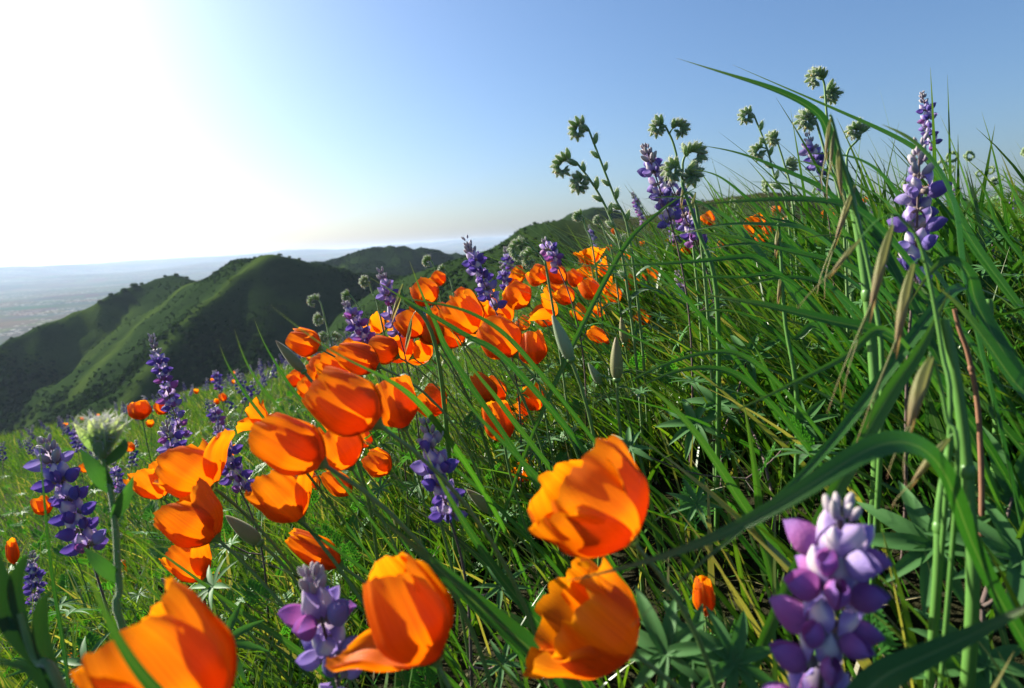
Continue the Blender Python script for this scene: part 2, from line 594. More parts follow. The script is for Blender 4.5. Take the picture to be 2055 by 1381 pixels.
def terrain(TX, TY):
    best = np.full(TX.shape, -1e9)
    spur = np.full(TX.shape, 1e9)
    wx = TX + 26 * fbm(TX, TY, 70, 3, 11)
    wy = TY + 26 * fbm(TX, TY, 70, 3, 23)
    for k, (pts, sl) in enumerate(RIDGES):
        q = np.array([P(*p) for p in pts])
        # fewer wiggles close to the crest line, so that the skyline stays put
        for a, b in zip(q[:-1], q[1:]):
            ab = (b - a)[:2]
            L2 = (ab ** 2).sum()
            for (X_, Y_, wgt) in ((wx, wy, 0),):
                s = np.clip(((X_ - a[0]) * ab[0] + (Y_ - a[1]) * ab[1]) / L2, 0, 1)
                d = np.hypot(X_ - a[0] - s * ab[0], Y_ - a[1] - s * ab[1])
                s0 = np.clip(((TX - a[0]) * ab[0] + (TY - a[1]) * ab[1]) / L2, 0, 1)
                d0 = np.hypot(TX - a[0] - s0 * ab[0], TY - a[1] - s0 * ab[1])
                w = np.clip(d0 / 60, 0, 1)
                d = d0 * (1 - w) + d * w
                z = a[2] + s0 * (b[2] - a[2]) - sl * (np.sqrt(d * d + 8 ** 2) - 8)
                best = np.maximum(best, z)
            if k in (1, 2):
                spur = np.minimum(spur, d0)
    z = np.maximum(best, -175 + 10 * fbm(TX, TY, 90, 3, 5))
    z = z + 2.0 * fbm(TX, TY, 24, 3, 41) - 17.0 * np.abs(fbm(TX * 1.0 + TY * .6, TY * .35, 38, 2, 77))
    return z, spur


TZ, SPUR = terrain(TX, TY)


def bilin(x, y, A):
    i = np.clip((x - xs[0]) / 4.0, 0, len(xs) - 1.01)
    j = np.clip((y - ys[0]) / 4.0, 0, len(ys) - 1.01)
    i0, j0 = i.astype(int), j.astype(int)
    fi, fj = i - i0, j - j0
    return (A[j0, i0] * (1 - fi) + A[j0, i0 + 1] * fi) * (1 - fj) + (A[j0 + 1, i0] * (1 - fi) + A[j0 + 1, i0 + 1] * fi) * fj


nx_, ny_ = len(xs), len(ys)
idx = np.arange(nx_ * ny_).reshape(ny_, nx_)
quads = np.stack([idx[:-1, :-1], idx[:-1, 1:], idx[1:, 1:], idx[1:, :-1]], -1).reshape(-1, 4)
dzx = np.gradient(TZ, 4.0, axis=1)
# grass grows along the crests of the two long spurs and in open patches; brush elsewhere
pu, pv, pd = proj(np.stack([TX, TY, TZ], -1))
grassy = np.clip(1.1 - SPUR / 10 + 1.2 * fbm(TX, TY, 30, 3, 61), 0, 1)
open_patch = np.clip((fbm(TX, TY, 120, 4, 71) - .06) * 5, 0, .8) * np.clip((-TX - 180) / 80, 0, 1)
GRASSY = np.clip(grassy + open_patch, 0, 1)
DRY = np.clip((TX - 20) / 60, 0, 1) * np.clip((360 - TY) / 60, 0, 1) * np.clip(.30 + 2.8 * fbm(TX, TY, 40, 4, 91), 0, .8)
o = link('hills', new_mesh('hills', np.stack([TX, TY, TZ], -1).reshape(-1, 3), quads, [M['hill']], np.zeros(nx_ * ny_), GRASSY.ravel(), DRY.ravel()))
tag(o, kind='structure')

# wide valley floor out to the horizon, with low rolling ranges
vr = np.concatenate([np.geomspace(700, 30000, 110)])
vt = np.radians(np.linspace(-80, 60, 260))
VT, VR = np.meshgrid(vt, vr)
VX, VY = VR * np.sin(VT), VR * np.cos(VT)
amp = np.clip((VR - 900) / 5000, 0, 1)
VZ = -290 + 150 * amp * (fbm(VX, VY, 2600, 5, 101) + .2) + 250 * np.clip((VR - 6000) / 9000, 0, 1) * (.30 + .5 * fbm(VX, VY, 4200, 5, 131) + .35 * np.abs(fbm(VX, VY, 9000, 3, 151)))
VZ = VZ + np.clip((VR - 9000) / 9000, 0, 1) * (120 + 520 * np.clip(.32 - np.abs(fbm(VX, VY, 7000, 5, 191)) * 1.6, -.1, 1)) + 14 * fbm(VX, VY, 420, 3, 171) * np.clip((VR - 900) / 2000, 0, 1)
MB().grid(np.stack([VX, VY, VZ], -1)).build('valley_ground', [M['valley']])
tag(bpy.data.objects['valley_ground'], kind='structure')


def haze_box():
    x0, x1, y0, y1, z0, z1 = -31500, 28000, -200, 31500, -420, 140
    v = np.array([(x, y, z) for z in (z0, z1) for y in (y0, y1) for x in (x0, x1)], float)
    f = [(0, 2, 3, 1), (4, 5, 7, 6), (0, 1, 5, 4), (2, 6, 7, 3), (0, 4, 6, 2), (1, 3, 7, 5)]
    m = bpy.data.materials.new('haze_air')
    nt, out = nodes_of(m)
    pv_ = nt.nodes.new('ShaderNodeVolumePrincipled')
    pv_.inputs['Color'].default_value = (.58, .74, 1.0, 1)
    pv_.inputs['Density'].default_value = HAZE
    pv_.inputs['Anisotropy'].default_value = .25
    nt.links.new(pv_.outputs[0], out.inputs['Volume'])
    o = link('haze', new_mesh('haze', v, f, [m], smooth=False))
    tag(o, 'pale blue haze lying over the valley', kind='stuff')


HAZE = 0.000045
haze_box()


# ------------------------------------------------------------------ brush and trees on the hills
def instance_np(TV, TF, pos, rotm, scale, name, mats, rnd, tt=None, ta=None, smooth=False):
    """copies of a small template as one mesh; pos (N,3) rotm (N,3,3) scale (N,) or (N,3)"""
    N, n = len(pos), len(TV)
    sc = scale if np.ndim(scale) == 2 else np.repeat(np.asarray(scale)[:, None], 3, 1)
    V = np.einsum('nij,nkj->nki', rotm, TV[None] * sc[:, None]) + pos[:, None]
    Fs = (TF[None] + (np.arange(N) * n)[:, None, None]).reshape(-1, TF.shape[1])
    r = np.repeat(rnd, n)
    t = np.tile(tt if tt is not None else np.zeros(n), N)
    a = np.tile(ta if ta is not None else np.zeros(n), N)
    return link(name, new_mesh(name, V.reshape(-1, 3), Fs, mats, t, a, r, smooth=smooth))


def rotz(a):
    c, s, z, o1 = np.cos(a), np.sin(a), np.zeros_like(a), np.ones_like(a)
    return np.stack([np.stack([c, -s, z], -1), np.stack([s, c, z], -1), np.stack([z, z, o1], -1)], -2)


def clump_template(n, seed, size=.34):
    """leafy clump: n small tilted quads spread through a lumpy dome"""
    r = np.random.default_rng(seed)
    V, Fq = [], []
    for k in range(n):
        d = unit(r.normal(size=3))
        d[2] = abs(d[2]) * 1.1 - .15
        c = d * (.55 + .5 * r.random()) * (1, 1, .85)
        t1 = unit(np.cross(d, r.normal(size=3)))
        t2 = unit(np.cross(d, t1) + .4 * r.normal(size=3))
        s_ = size * (.6 + .8 * r.random())
        b = len(V)
        V += [c - t1 * s_ - t2 * s_ * .7, c + t1 * s_ - t2 * s_ * .8, c + t1 * s_ * .8 + t2 * s_, c - t1 * s_ * .9 + t2 * s_ * .8]
        Fq.append((b, b + 1, b + 2, b + 3))
    return np.array(V), np.array(Fq)


N = 230000
bx = rng.uniform(-520, 480, N)
by = rng.uniform(150, 1080, N)
bz = bilin(bx, by, TZ)
gr = bilin(bx, by, GRASSY)
dr = bilin(bx, by, DRY)
uu, vv, dd = proj(np.stack([bx, by, bz], -1))
dens = fbm(bx, by, 60, 4, 201) + .5
keep = (rng.random(N) < (1 - .95 * gr) * np.clip((dens - .40) * 4, .06, 1) * (1 - .55 * dr)) & (uu > -80) & (uu < 2000) & (vv > 330) & (vv < 930 - .34 * uu) & (dd < 1050)
bx, by, bz, dens = bx[keep], by[keep], bz[keep], dens[keep]
TV, TF = clump_template(4, 3, .62)
sc_ = rng.uniform(.45, 1.15, len(bx)) * (.7 + 1.0 * np.clip((dens - .5) * 3, 0, 1.3))
left = (bx < -150) & (fbm(bx, by, 70, 2, 207) > -.02)
sc_ = np.where(left, sc_ * 1.35, sc_)
o = instance_np(TV, TF, np.stack([bx, by, bz + .1 * sc_], -1), rotz(rng.uniform(0, 6.28, len(bx))), sc_, 'chaparral', [M['brush']], np.clip(rng.random(len(bx)) * .75 + .3 * (dens - .4), 0, 1))
tag(o, 'dark green brush covering the hills', 'brush', kind='stuff')

CROWN_MESH = []
for k in range(3):
    cv, cf = clump_template(150, 50 + k, .17)
    CROWN_MESH.append(new_mesh('crown', cv * (1, 1, 1.0) + (0, 0, .5), cf, [M['crown']], smooth=False))
tb = MB()
tb.tube(np.array([(0, 0, -.3), (.03, 0, .5), (.0, .03, 1.2)]), [.11, .08, .04], 7)
for k in range(4):
    an = k * 1.6
    tb.tube(np.array([(0, 0, .5 + .1 * k), (.3 * math.cos(an), .3 * math.sin(an), .95 + .1 * k), (.55 * math.cos(an), .55 * math.sin(an), 1.25 + .1 * k)]), [.05, .035, .015], 5)
TRUNK_MESH = tb.mesh('trunk', [M['bark']])
RIDGE_TREES = [(200, 600, 520, 7), (222, 588, 535, 6), (248, 572, 545, 8.5), (268, 566, 555, 9), (285, 574, 560, 6), (330, 548, 562, 5), (352, 541, 563, 6.5), (372, 543, 556, 6), (398, 549, 545, 4.5),
               (428, 541, 520, 3.5), (455, 531, 508, 3), (560, 505, 450, 5.0), (580, 509, 452, 4), (600, 514, 456, 3.5), (640, 526, 462, 3), (668, 531, 468, 3.5),
               (1073, 446, 298, 3.2), (1100, 437, 292, 2.2), (1152, 432, 286, 2.6), (1160, 430, 285, 3.0), (1205, 428, 281, 2.4), (700, 514, 900, 6), (720, 505, 900, 5), (800, 491, 905, 7), (845, 497, 950, 6)]
for k, (u, v, d, s) in enumerate(RIDGE_TREES):
    p = P(u, v, d)
    p[2] = float(bilin(p[:1], p[1:2], TZ)[0]) - .1 * s
    if u < 410:
        lab, grp = 'dark bushy tree on the crest of the grassy far ridge', 'trees on the far left ridge crest'
    elif u < 690:
        lab, grp = 'small dark tree on the rounded hilltop', 'trees on the rounded hilltop'
    elif d > 800:
        lab, grp = 'tiny dark tree on the low hills behind the rounded hill', 'trees on the low hills behind'
    else:
        lab, grp = 'tiny tree silhouetted on the dry brushy ridge', 'trees on the dry brushy ridge'
    t = thing('ridge_tree', p, lab, 'tree', grp)
    t.rotation_euler.z = k * 1.7
    s2 = s * .40
    t.scale = (s2 * random.uniform(.85, 1.25), s2 * random.uniform(.85, 1.25), s2)
    link('crown', CROWN_MESH[k % 3], t)
    link('trunk', TRUNK_MESH, t)

# ------------------------------------------------------------------ ground cover: grass, leaves
WIND = np.array([-1.0, .15, 0])


def blades(name, base, L, wd, lean, bend, az, segs, mats, rnd, label):
    """grass blades as one mesh: base (N,3)"""
    N = len(base)
    t = np.linspace(0, 1, segs + 1)
    dirs = np.stack([np.cos(az), np.sin(az), np.zeros(N)], -1)
    up = np.array([0, 0, 1.0])
    along = lean[:, None] * t + bend[:, None] * t ** 2          # horizontal travel
    zz = t[None] * np.sqrt(np.maximum(1 - lean ** 2 * .5, .2))[:, None] - .5 * bend[:, None] * t ** 2.2
    C = base[:, None] + L[:, None, None] * (along[..., None] * dirs[:, None] + zz[..., None] * up)
    fa = az + rng.normal(0, .9, N) + np.pi / 2
    side = np.stack([np.cos(fa), np.sin(fa), np.zeros(N)], -1)
    prof = np.clip(np.minimum(1, .55 + t * 1.6) * (1 - t ** 2.2), 0.02, 1)
    Wd = wd[:, None] * prof * .5
    Lf = C - side[:, None] * Wd[..., None]
    Rt = C + side[:, None] * Wd[..., None]
    V = np.stack([Lf, Rt], 2)                                   # N, segs+1, 2, 3
    n = (segs + 1) * 2
    base_i = (np.arange(segs) * 2)[:, None] + np.array([0, 1, 3, 2])
    Fq = (base_i[None] + (np.arange(N) * n)[:, None, None]).reshape(-1, 4)
    tt = np.tile(np.repeat(t, 2), N)
    aa = np.tile(np.tile([-1.0, 1.0], segs + 1), N)
    o = link(name, new_mesh(name, V.reshape(-1, 3), Fq, mats, tt, aa, np.repeat(rnd, n)))
    return tag(o, label, 'grass', kind='stuff')


def scatter(N, rmin, rmax, amin=-62, amax=62, power=1.0):
    th = np.radians(rng.uniform(amin, amax, N))
    r = (rmin ** power + rng.random(N) * (rmax ** power - rmin ** power)) ** (1 / power)
    x, y = r * np.sin(th), r * np.cos(th)
    return np.stack([x, y, gh(x, y) - .004], -1)


def clear_near(base, L, az, lean, dmin):
    """drop blades that would stand right in front of the lens"""
    top = base + np.stack([np.cos(az) * lean * L * 1.2, np.sin(az) * lean * L * 1.2, L * .9], -1)
    ok = np.ones(len(base), bool)
    for f in (.3, .6, 1.0):
        q = base * (1 - f) + top * f
        d = np.linalg.norm(q - CAM, axis=1)
        ok &= (d > dmin)
    return ok


def grow(name, N, rmin, rmax, Lr, wr, segs, label, dmin=.2, power=1.0, mat='grass', rn=(0, 1), leanr=(.1, .6), amin=-62, amax=62, azs=.9, thin=.14):
    b = scatter(N, rmin, rmax, amin, amax, power)
    patch = .75 + .6 * fbm(b[:, 0] * 1.0, b[:, 1], .35, 3, 301)
    rightf = np.clip((b[:, 0] + .1) / .5, 0, 1)
    L = rng.uniform(*Lr, N) * patch * (1 + .15 * rightf * (rmax < 3))
    wd = rng.uniform(*wr, N)
    az = np.pi - .15 + rng.normal(0, azs, N)
    lean = rng.uniform(*leanr, N)
    bend = rng.uniform(.05, .45, N)
    ok = clear_near(b, L, az, lean, dmin)
    hollow = ((b[:, 0] - .14) / .30) ** 2 + ((b[:, 1] - .34) / .24) ** 2 < 1
    ok &= ~hollow | (rng.random(N) < thin)
    rnd = np.clip(rng.beta(2, 2.6, N) * (rn[1] - rn[0]) + rn[0] + .35 * fbm(b[:, 0], b[:, 1], .6, 2, 311), 0, .93)
    dry = rng.random(N) < .07
    rnd = np.where(dry, 1.0, rnd)
    return blades(name, b[ok], L[ok], wd[ok], lean[ok], bend[ok], az[ok], segs, [M[mat]], rnd[ok], label)


grow('meadow_grass', 30000, .14, 1.6, (.07, .19), (.0016, .0052), 7, 'green grass growing between the flowers', .17, 1.2, azs=1.3, leanr=(.05, .65))
grow('meadow_grass', 38000, 1.3, 5.0, (.08, .20), (.002, .005), 5, 'sunlit green grass across the near slope', .3, 1.6, azs=1.2)
grow('meadow_grass', 60000, 4.5, 16.0, (.10, .24), (.006, .012), 3, 'sunlit green grass on the far slope', 1, 1.6, amin=-58, amax=58)
grow('meadow_grass', 25000, 15, 70.0, (.14, .30), (.03, .06), 2, 'short green grass along the meadow edge', 1, 1.6, amin=-58, amax=58)
grow('meadow_grass', 1500, .25, 1.5, (.15, .25), (.004, .008), 9, 'tall green grass around the lupines', .22, 1.3, leanr=(.25, .8), amin=0, amax=60, azs=.5)
grow('meadow_grass', 900, .35, 1.5, (.12, .22), (.006, .011), 9, 'broad windblown grass blades on the right-hand slope', .3, 1.3, mat='grass_hero', leanr=(.4, 1.0), amin=0, amax=58, azs=.8)


def tall_clump(n, x0, x1, y0, y1, Lr, label):
    x, y = rng.uniform(x0, x1, n), rng.uniform(y0, y1, n)
    b_ = np.stack([x, y, gh(x, y) - .004], -1)
    L = rng.uniform(*Lr, n)
    az = np.pi - .1 + rng.normal(0, .85, n)
    lean = rng.uniform(.25, .95, n)
    L = L * np.where(x / y > .62, np.clip(1.35 - x / y, .3, .7), 1)
    ok_ = clear_near(b_, L, az, lean, .26)
    blades('meadow_grass', b_[ok_], L[ok_], rng.uniform(.005, .012, n)[ok_], lean[ok_], rng.uniform(.1, .6, n)[ok_], az[ok_], 11, [M['grass_hero']], rng.random(n)[ok_], label)


def mound(n, x0, x1, y0, y1, label):
    x, y = rng.uniform(x0, x1, n), rng.uniform(y0, y1, n)
    b_ = np.stack([x, y, gh(x, y) - .004], -1)
    L = np.interp(x, [.10, .24, .45, .6, .85], [.20, .36, .36, .30, .20]) * rng.uniform(.7, 1.08, n)
    az = np.pi - .1 + rng.normal(0, .8, n)
    blades('meadow_grass', b_, L, rng.uniform(.0035, .009, n), rng.uniform(.05, .6, n), rng.uniform(.1, .6, n), az, 11, [M['grass_hero']], rng.random(n), label)


mound(1100, .14, .95, 1.02, 1.45, 'dense mound of tall grass rising against the sky')
mound(320, .42, .66, .58, .85, 'broad tall grass crowding in front of the mound')
tall_clump(420, .30, .85, .38, .80, (.22, .36), 'tall windblown clump of broad grass behind the violet lupine')
tall_clump(420, .45, 1.5, .7, 1.6, (.20, .34), 'tall grass crowding the skyline behind the clump')
grow('dry_litter', 9000, .12, 2.0, (.03, .09), (.001, .003), 4, 'dry straw litter under the flowers', .16, 1.2, mat='litter', leanr=(.6, 1.0), azs=3)


def feather_template(seed=1):
    """finely divided poppy leaf: branching narrow lobes; stalk at origin, growing along +x"""
    r = np.random.default_rng(seed)
    V, Fq = [], []

    def lobe(p, d, L, w):
        d = unit(d)
        s_ = unit(np.cross(d, (0, 0, 1)))
        b = len(V)
        m_ = p + d * L * .6 + np.array([0, 0, .06 * L])
        e = p + d * L + np.array([0, 0, -.02 * L])
        V.extend([p - s_ * w * .4, p + s_ * w * .4, m_ + s_ * w * .5, m_ - s_ * w * .5, e + s_ * w * .22, e - s_ * w * .22])
        Fq.extend([(b, b + 1, b + 2, b + 3), (b + 3, b + 2, b + 4, b + 5)])
    lobe(np.zeros(3), (1, 0, .1), .55, .028)
    for k in range(7):
        x = .35 + .09 * k
        for s in (-1, 1):
            L = .34 * (1 - .09 * k)
            d = np.array([.75, s * .75, .12 + .2 * r.random()])
            p = np.array([x, 0, .05])
            lobe(p, d, L, .035)
            for q in (.35, .62, .85):
                for s2 in (-1, 1):
                    ang = math.atan2(d[1], d[0]) + s2 * .62
                    lobe(p + unit(d) * L * q, (math.cos(ang), math.sin(ang), .15), L * .42 * (1.1 - .3 * q), .034)
    lobe(np.array([.5, 0, .05]), (1, 0, .1), .5, .03)
    return np.array(V), np.array(Fq)


def palm_template(n=8, seg=3):
    """lupine leaf: n narrow folded leaflets spread round the stalk end, in the xy plane"""
    V, Fq, T, A = [], [], [], []
    for k in range(n):
        an = math.radians(-150 + 300 * k / (n - 1))
        d = np.array([math.cos(an), math.sin(an), .28])
        s_ = np.array([-math.sin(an), math.cos(an), 0])
        L = 1.0 - .18 * abs(k - (n - 1) / 2) / n * 2
        b = len(V)
        for i in range(seg + 2):
            t = i / (seg + 1)
            w = .17 * math.sin(math.pi * min(1, .08 + .92 * t) ** .8) if 0 < i < seg + 1 else .012
            c = d * L * t + np.array([0, 0, -.22 * t * t])
            V.extend([c - s_ * w * .5 + (0, 0, w * .25), c, c + s_ * w * .5 + (0, 0, w * .25)])
            T.extend([t] * 3)
            A.extend([-1, 0, 1])
            if i:
                j = b + (i - 1) * 3
                Fq.extend([(j, j + 1, j + 4, j + 3), (j + 1, j + 2, j + 5, j + 4)])
    return np.array(V), np.array(Fq), np.array(T), np.array(A)


def tilt_rots(N, tilt):
    a = rng.uniform(0, 6.283, N)
    b = rng.normal(0, tilt, N)
    c, s, o0, o1 = np.cos(b), np.sin(b), np.zeros(N), np.ones(N)
    Rx = np.stack([np.stack([o1, o0, o0], -1), np.stack([o0, c, -s], -1), np.stack([o0, s, c], -1)], -2)
    return rotz(a) @ Rx @ rotz(rng.uniform(0, 6.283, N))


FV, FF = feather_template()
PV, PF, PT, PA = palm_template()
N = 2000
b = scatter(N, .24, 2.6, amin=-50, amax=50, power=1.2)
hgt = rng.uniform(.0, .10, N)
pos = b + np.stack([np.zeros(N), np.zeros(N), hgt], -1)
ok = (np.linalg.norm(pos - CAM, axis=1) > .2) & ((((pos[:, 0] - .14) / .30) ** 2 + ((pos[:, 1] - .34) / .24) ** 2 > 1) | (rng.random(N) < .2))
a_ = rng.uniform(0, 6.283, N)
el = rng.uniform(.3, 1.2, N)
ce, se, o0, o1 = np.cos(el), np.sin(el), np.zeros(N), np.ones(N)
Ry = np.stack([np.stack([ce, o0, -se], -1), np.stack([o0, o1, o0], -1), np.stack([se, o0, ce], -1)], -2)
o = instance_np(FV, FF, pos[ok], (rotz(a_) @ Ry)[ok], rng.uniform(.025, .05, N)[ok], 'poppy_foliage', [M['feather']], rng.random(N)[ok])
tag(o, 'feathery bright green poppy leaves low in the grass', 'leaves', kind='stuff')
N = 3600
b = scatter(N, .16, 5, power=1.1)
b = b[(b[:, 0] > -.05) | (rng.random(N) < .3)]
N = len(b)
pos = b + np.stack([np.zeros(N), np.zeros(N), rng.uniform(.03, .17, N)], -1)
ok = (np.linalg.norm(pos - CAM, axis=1) > .2) & ((((pos[:, 0] - .14) / .30) ** 2 + ((pos[:, 1] - .34) / .24) ** 2 > 1) | (rng.random(N) < .12))
o = instance_np(PV, PF, pos[ok], tilt_rots(N, .5)[ok], rng.uniform(.012, .028, N)[ok], 'lupine_foliage', [M['lup_leaf']], rng.random(N)[ok], PT, PA, True)
tag(o, 'small palmate lupine leaves low in the grass', 'leaves', kind='stuff')

# ------------------------------------------------------------------ poppies
CAMR, CAMU, CAMB = RC[:, 0], RC[:, 1], RC[:, 2]      # camera right, up, back (towards the viewer)


def petal_grid(i, Wd, tip, leans, seed, ruffle, nv=17, nu=15, span=76):
    """one petal of a unit-long poppy with axis +z; petal i faces angle i*90 degrees"""
    r = np.random.default_rng(seed * 7 + i)
    ph = r.uniform(0, 6.28, 6)
    v = np.linspace(0, 1, nv)[:, None]
    u = np.linspace(-1, 1, nu)[None]
    phi0 = math.radians(90 * i + 17 * math.sin(ph[0]))
    t = v * (1 - (.15 + .10 * r.random()) * (1 - np.sqrt(1 - (.985 * u) ** 2)) + .03 * np.sin(2.3 * u + ph[1]) * v + ruffle * .018 * np.sin(8 * u + ph[2]) * v ** 6 + (.010 * np.sin(19 * u + ph[3]) + .008 * np.sin(31 * u + ph[4])) * v ** 8 * (.4 + ruffle)) * (1 + .07 * (r.random() - .6))
    half = math.radians(span) * np.clip(.45 + 2.2 * v, 0, 1) * (1 - .10 * np.clip(v - .75, 0, 1) * 4)
    phi = phi0 + u * half
    s = np.sin(np.pi / 2 * np.clip(t / .48, 0, 1)) ** .85
    tail = np.clip((t - .42) / .58, 0, 1.2)
    rad = Wd * (.13 + .87 * s) * (1 + (tip - 1) * tail ** 1.4)
    rad = rad * (1.05 if i % 2 == 0 else .95) - Wd * .05 * np.abs(u) ** 2 * (1 if i % 2 else -.6)
    rad = rad + Wd * v ** 2 * (.035 * np.sin(4 * u + ph[3]) + .03 * np.sin(7 * u + 3 * v + ph[5])) + ruffle * Wd * v ** 3 * (.13 * np.sin(5.5 * u + ph[4]) + .09 * np.sin(11 * u + ph[5])) * np.clip(v * 1.2, 0, 1)
    rad = rad * (1 - .14 * np.clip((t - .78) / .22, 0, 1) ** 2 * (1 if tip < 1 else .4))
    # creases running along the petal
    rad = rad + Wd * .028 * np.sin(u * 15 + ph[1] + 1.5 * v) * np.clip(v * 1.5, 0, 1)
    z = t ** 1.12
    x, y = rad * np.cos(phi), rad * np.sin(phi)
    g = np.stack([x, y, z + 0 * x], -1)
    ln = math.radians(leans[i])
    if ln:
        # lean the petal outwards about its base, curling more towards the tip
        e = np.array([math.cos(phi0), math.sin(phi0), 0])
        rr = g @ e
        ll = ln * np.clip(.30 + g[..., 2], 0, 1.2)
        c, s_ = np.cos(ll), np.sin(ll)
        zz = g[..., 2]
        r2, z2 = rr * c + zz * s_, zz * c - rr * s_ * .8
        g = g + (r2 - rr)[..., None] * e
        g[..., 2] = z2
    return g


poppy_meshes = {}


def stem_to_ground(base, axis, back=.10, n=14, root=None, wob=0.0):
    if root is None:
        hz = np.array([axis[0], axis[1], 0]) * -back
        q = base + hz
        q[2] = gh(q[0], q[1])
    else:
        q = np.array([root[0], root[1], float(gh(root[0], root[1]))])
    L = np.linalg.norm(base - q)
    side = np.array([rng.normal(0, wob), rng.normal(0, wob), 0])
    return bez(base, base - axis * L * .38 + side, q + np.array([0, 0, L * .3]) - side, q, n), q


def poppy(base, tip, wpx, label, group=None, L=.042, tipr=.62, leans=(0, 0, 0, 0), ruffle=.5, toward=0.0, seed=None, depth=None, share=None, leaf=False, back=.10, root=None, stamens=False, roll=0.0, shrink=.82):
    """poppy head from pixel base to pixel tip; its true length sets how far away it stands"""
    plen = math.hypot(tip[0] - base[0], tip[1] - base[1])
    d = depth or F * L / plen
    tip = (base[0] + shrink * (tip[0] - base[0]), base[1] + shrink * (tip[1] - base[1]))
    b3 = P(base[0], base[1], d)
    t3 = P(tip[0], tip[1], d)
    ax = (t3 - b3)
    Lr = np.linalg.norm(ax)
    ax = unit(unit(ax) + CAMB * toward)
    Wd = (wpx / F * d) * .5 / Lr * .92
    seed = seed if seed is not None else int(base[0] * 13 + base[1] * 7)
    pts, q = stem_to_ground(b3, ax, back, root=root, wob=.006)
    t = thing('poppy', q, label, 'poppy', group)
    X = unit(CAMB - ax * (CAMB @ ax))
    Y = np.cross(ax, X)
    if roll:
        c, s = math.cos(roll), math.sin(roll)
        X, Y = X * c + Y * s, Y * c - X * s
    for i in range(4):
        key = (share, i)
        if share is not None and key in poppy_meshes:
            me = poppy_meshes[key]
        else:
            small = plen < 75
            g = petal_grid(i, Wd if share is None else .40, tipr, leans, seed, ruffle, 9 if small else 20, 11 if small else 25)
            mb = MB()
            mb.grid(g, 0, (seed * .137 + i * .31) % 1)
            me = mb.mesh('petal', [M['petal']])
            if share is not None:
                poppy_meshes[key] = me
        o = link('petal', me, t)
        if share is None:
            place(o, X, Y, ax, Lr, b3, t)
        else:
            qq = b3 - np.array(t.location)
            o.matrix_local = mat_from(X * Wd / .40, Y * Wd / .40, ax, Lr, qq)
    sr = .0011 * Lr / .042 * random.uniform(.9, 1.15)
    n = len(pts)
    MB().tube(pts, np.linspace(sr, sr * 1.25, n), 7).build('stem', [M['poppy_stem']], t)
    # flared collar under the petals
    c = b3 - ax * Lr * .10
    zz = np.array([0, .03, .07, .105, .115]) * Lr
    rr = np.array([.028, .04, .075, .105, .135]) * Lr * max(.8, min(1.3, Wd / .42))
    ang = np.linspace(0, 2 * np.pi, 12, endpoint=False)
    ring = c + zz[:, None, None] * ax + rr[:, None, None] * (np.cos(ang)[None, :, None] * X + np.sin(ang)[None, :, None] * Y)
    MB().grid(ring, wrap=True).build('collar', [M['poppy_stem']], t)
    if stamens:
        mb = MB()
        for k in range(14):
            an = k * 2.4
            dv = unit(ax + .28 * (math.cos(an) * X + math.sin(an) * Y))
            mb.tube(np.array([b3 + ax * Lr * .1, b3 + dv * Lr * .35, b3 + dv * Lr * (.5 + .02 * (k % 5))]), [.006 * Lr, .01 * Lr, .012 * Lr], 5)
        mb.build('stamens', [M['stamen']], t)
    if leaf:
        for k in range(leaf if leaf is not True else 2):
            pp = pts[int(n * (.45 + .18 * k))]
            an = random.uniform(0, 6.28)
            dv = unit(np.array([math.cos(an), math.sin(an), .7]))
            yy = unit(np.cross((0, 0, 1), dv))
            o = link('leaf', FEATHER_MESH, t)
            place(o, dv, yy, np.cross(dv, yy), random.uniform(.035, .055) * Lr / .042, pp, t)
    return t


FEATHER_MESH = new_mesh('poppy_leaf', FV, FF, [M['feather']], np.zeros(len(FV)), np.zeros(len(FV)), np.full(len(FV), .5))

poppy((432, 1442), (214, 1196), 235, 'largest orange poppy, low at the front with a grass blade across it', tipr=.86, leans=(0, 4, 0, 6), ruffle=.6, L=.046, seed=3, roll=.35)
poppy((872, 1322), (745, 1092), 175, 'tall orange poppy with one petal swung out sideways like a yellow sail', tipr=.70, leans=(-4, 0, -3, 48), ruffle=.35, L=.044, stamens=True, seed=11, roll=.1)
poppy((1264, 1080), (1108, 912), 225, 'large ruffled orange poppy bowing over dark grass above a half-open one', tipr=.92, leans=(-6, 6, 4, 10), ruffle=1.2, L=.040, stamens=True, seed=21, leaf=2, roll=.5, root=P(1450, 1560, .23))
poppy((1264, 1306), (1082, 1168), 190, 'wide ragged red-orange poppy crossed by two long grass blades', tipr=1.05, leans=(4, 2, 8, 16), ruffle=1.5, L=.042, stamens=True, seed=31, roll=.7)
poppy((758, 852), (606, 748), 128, 'plump glossy orange poppy standing in front of the cluster of blooms', tipr=.70, leans=(0, 2, 0, 3), ruffle=.3, seed=41, roll=.2)
poppy((812, 858), (764, 742), 92, 'smooth rounded orange poppy tucked behind the plump glossy one', tipr=.86, ruffle=.2, leans=(0, 8, 0, -6), seed=51, depth=.36)
poppy((648, 932), (494, 838), 112, 'long oval orange poppy with overlapping petals below the plump one', tipr=.68, leans=(4, 2, 0, 6), ruffle=.35, seed=61)
poppy((704, 938), (648, 848), 96, 'crumpled orange poppy under the plump glossy bloom', tipr=.86, ruffle=.9, leans=(4, 8, 0, 6), depth=.33, seed=71)
poppy((782, 948), (724, 904), 56, 'small tightly furled poppy beside the dark-headed lupine', tipr=.6, ruffle=.9, L=.032, seed=81)
poppy((428, 978), (320, 902), 104, 'orange poppy with one crimped petal folded open like a fan', tipr=.95, leans=(0, 42, 10, 8), ruffle=1.0, seed=91)
poppy((328, 998), (280, 918), 66, 'orange poppy half hidden behind the poppy with the fan-like petal', tipr=.9, ruffle=1.0, leans=(5, 0, 10, 12), seed=101)
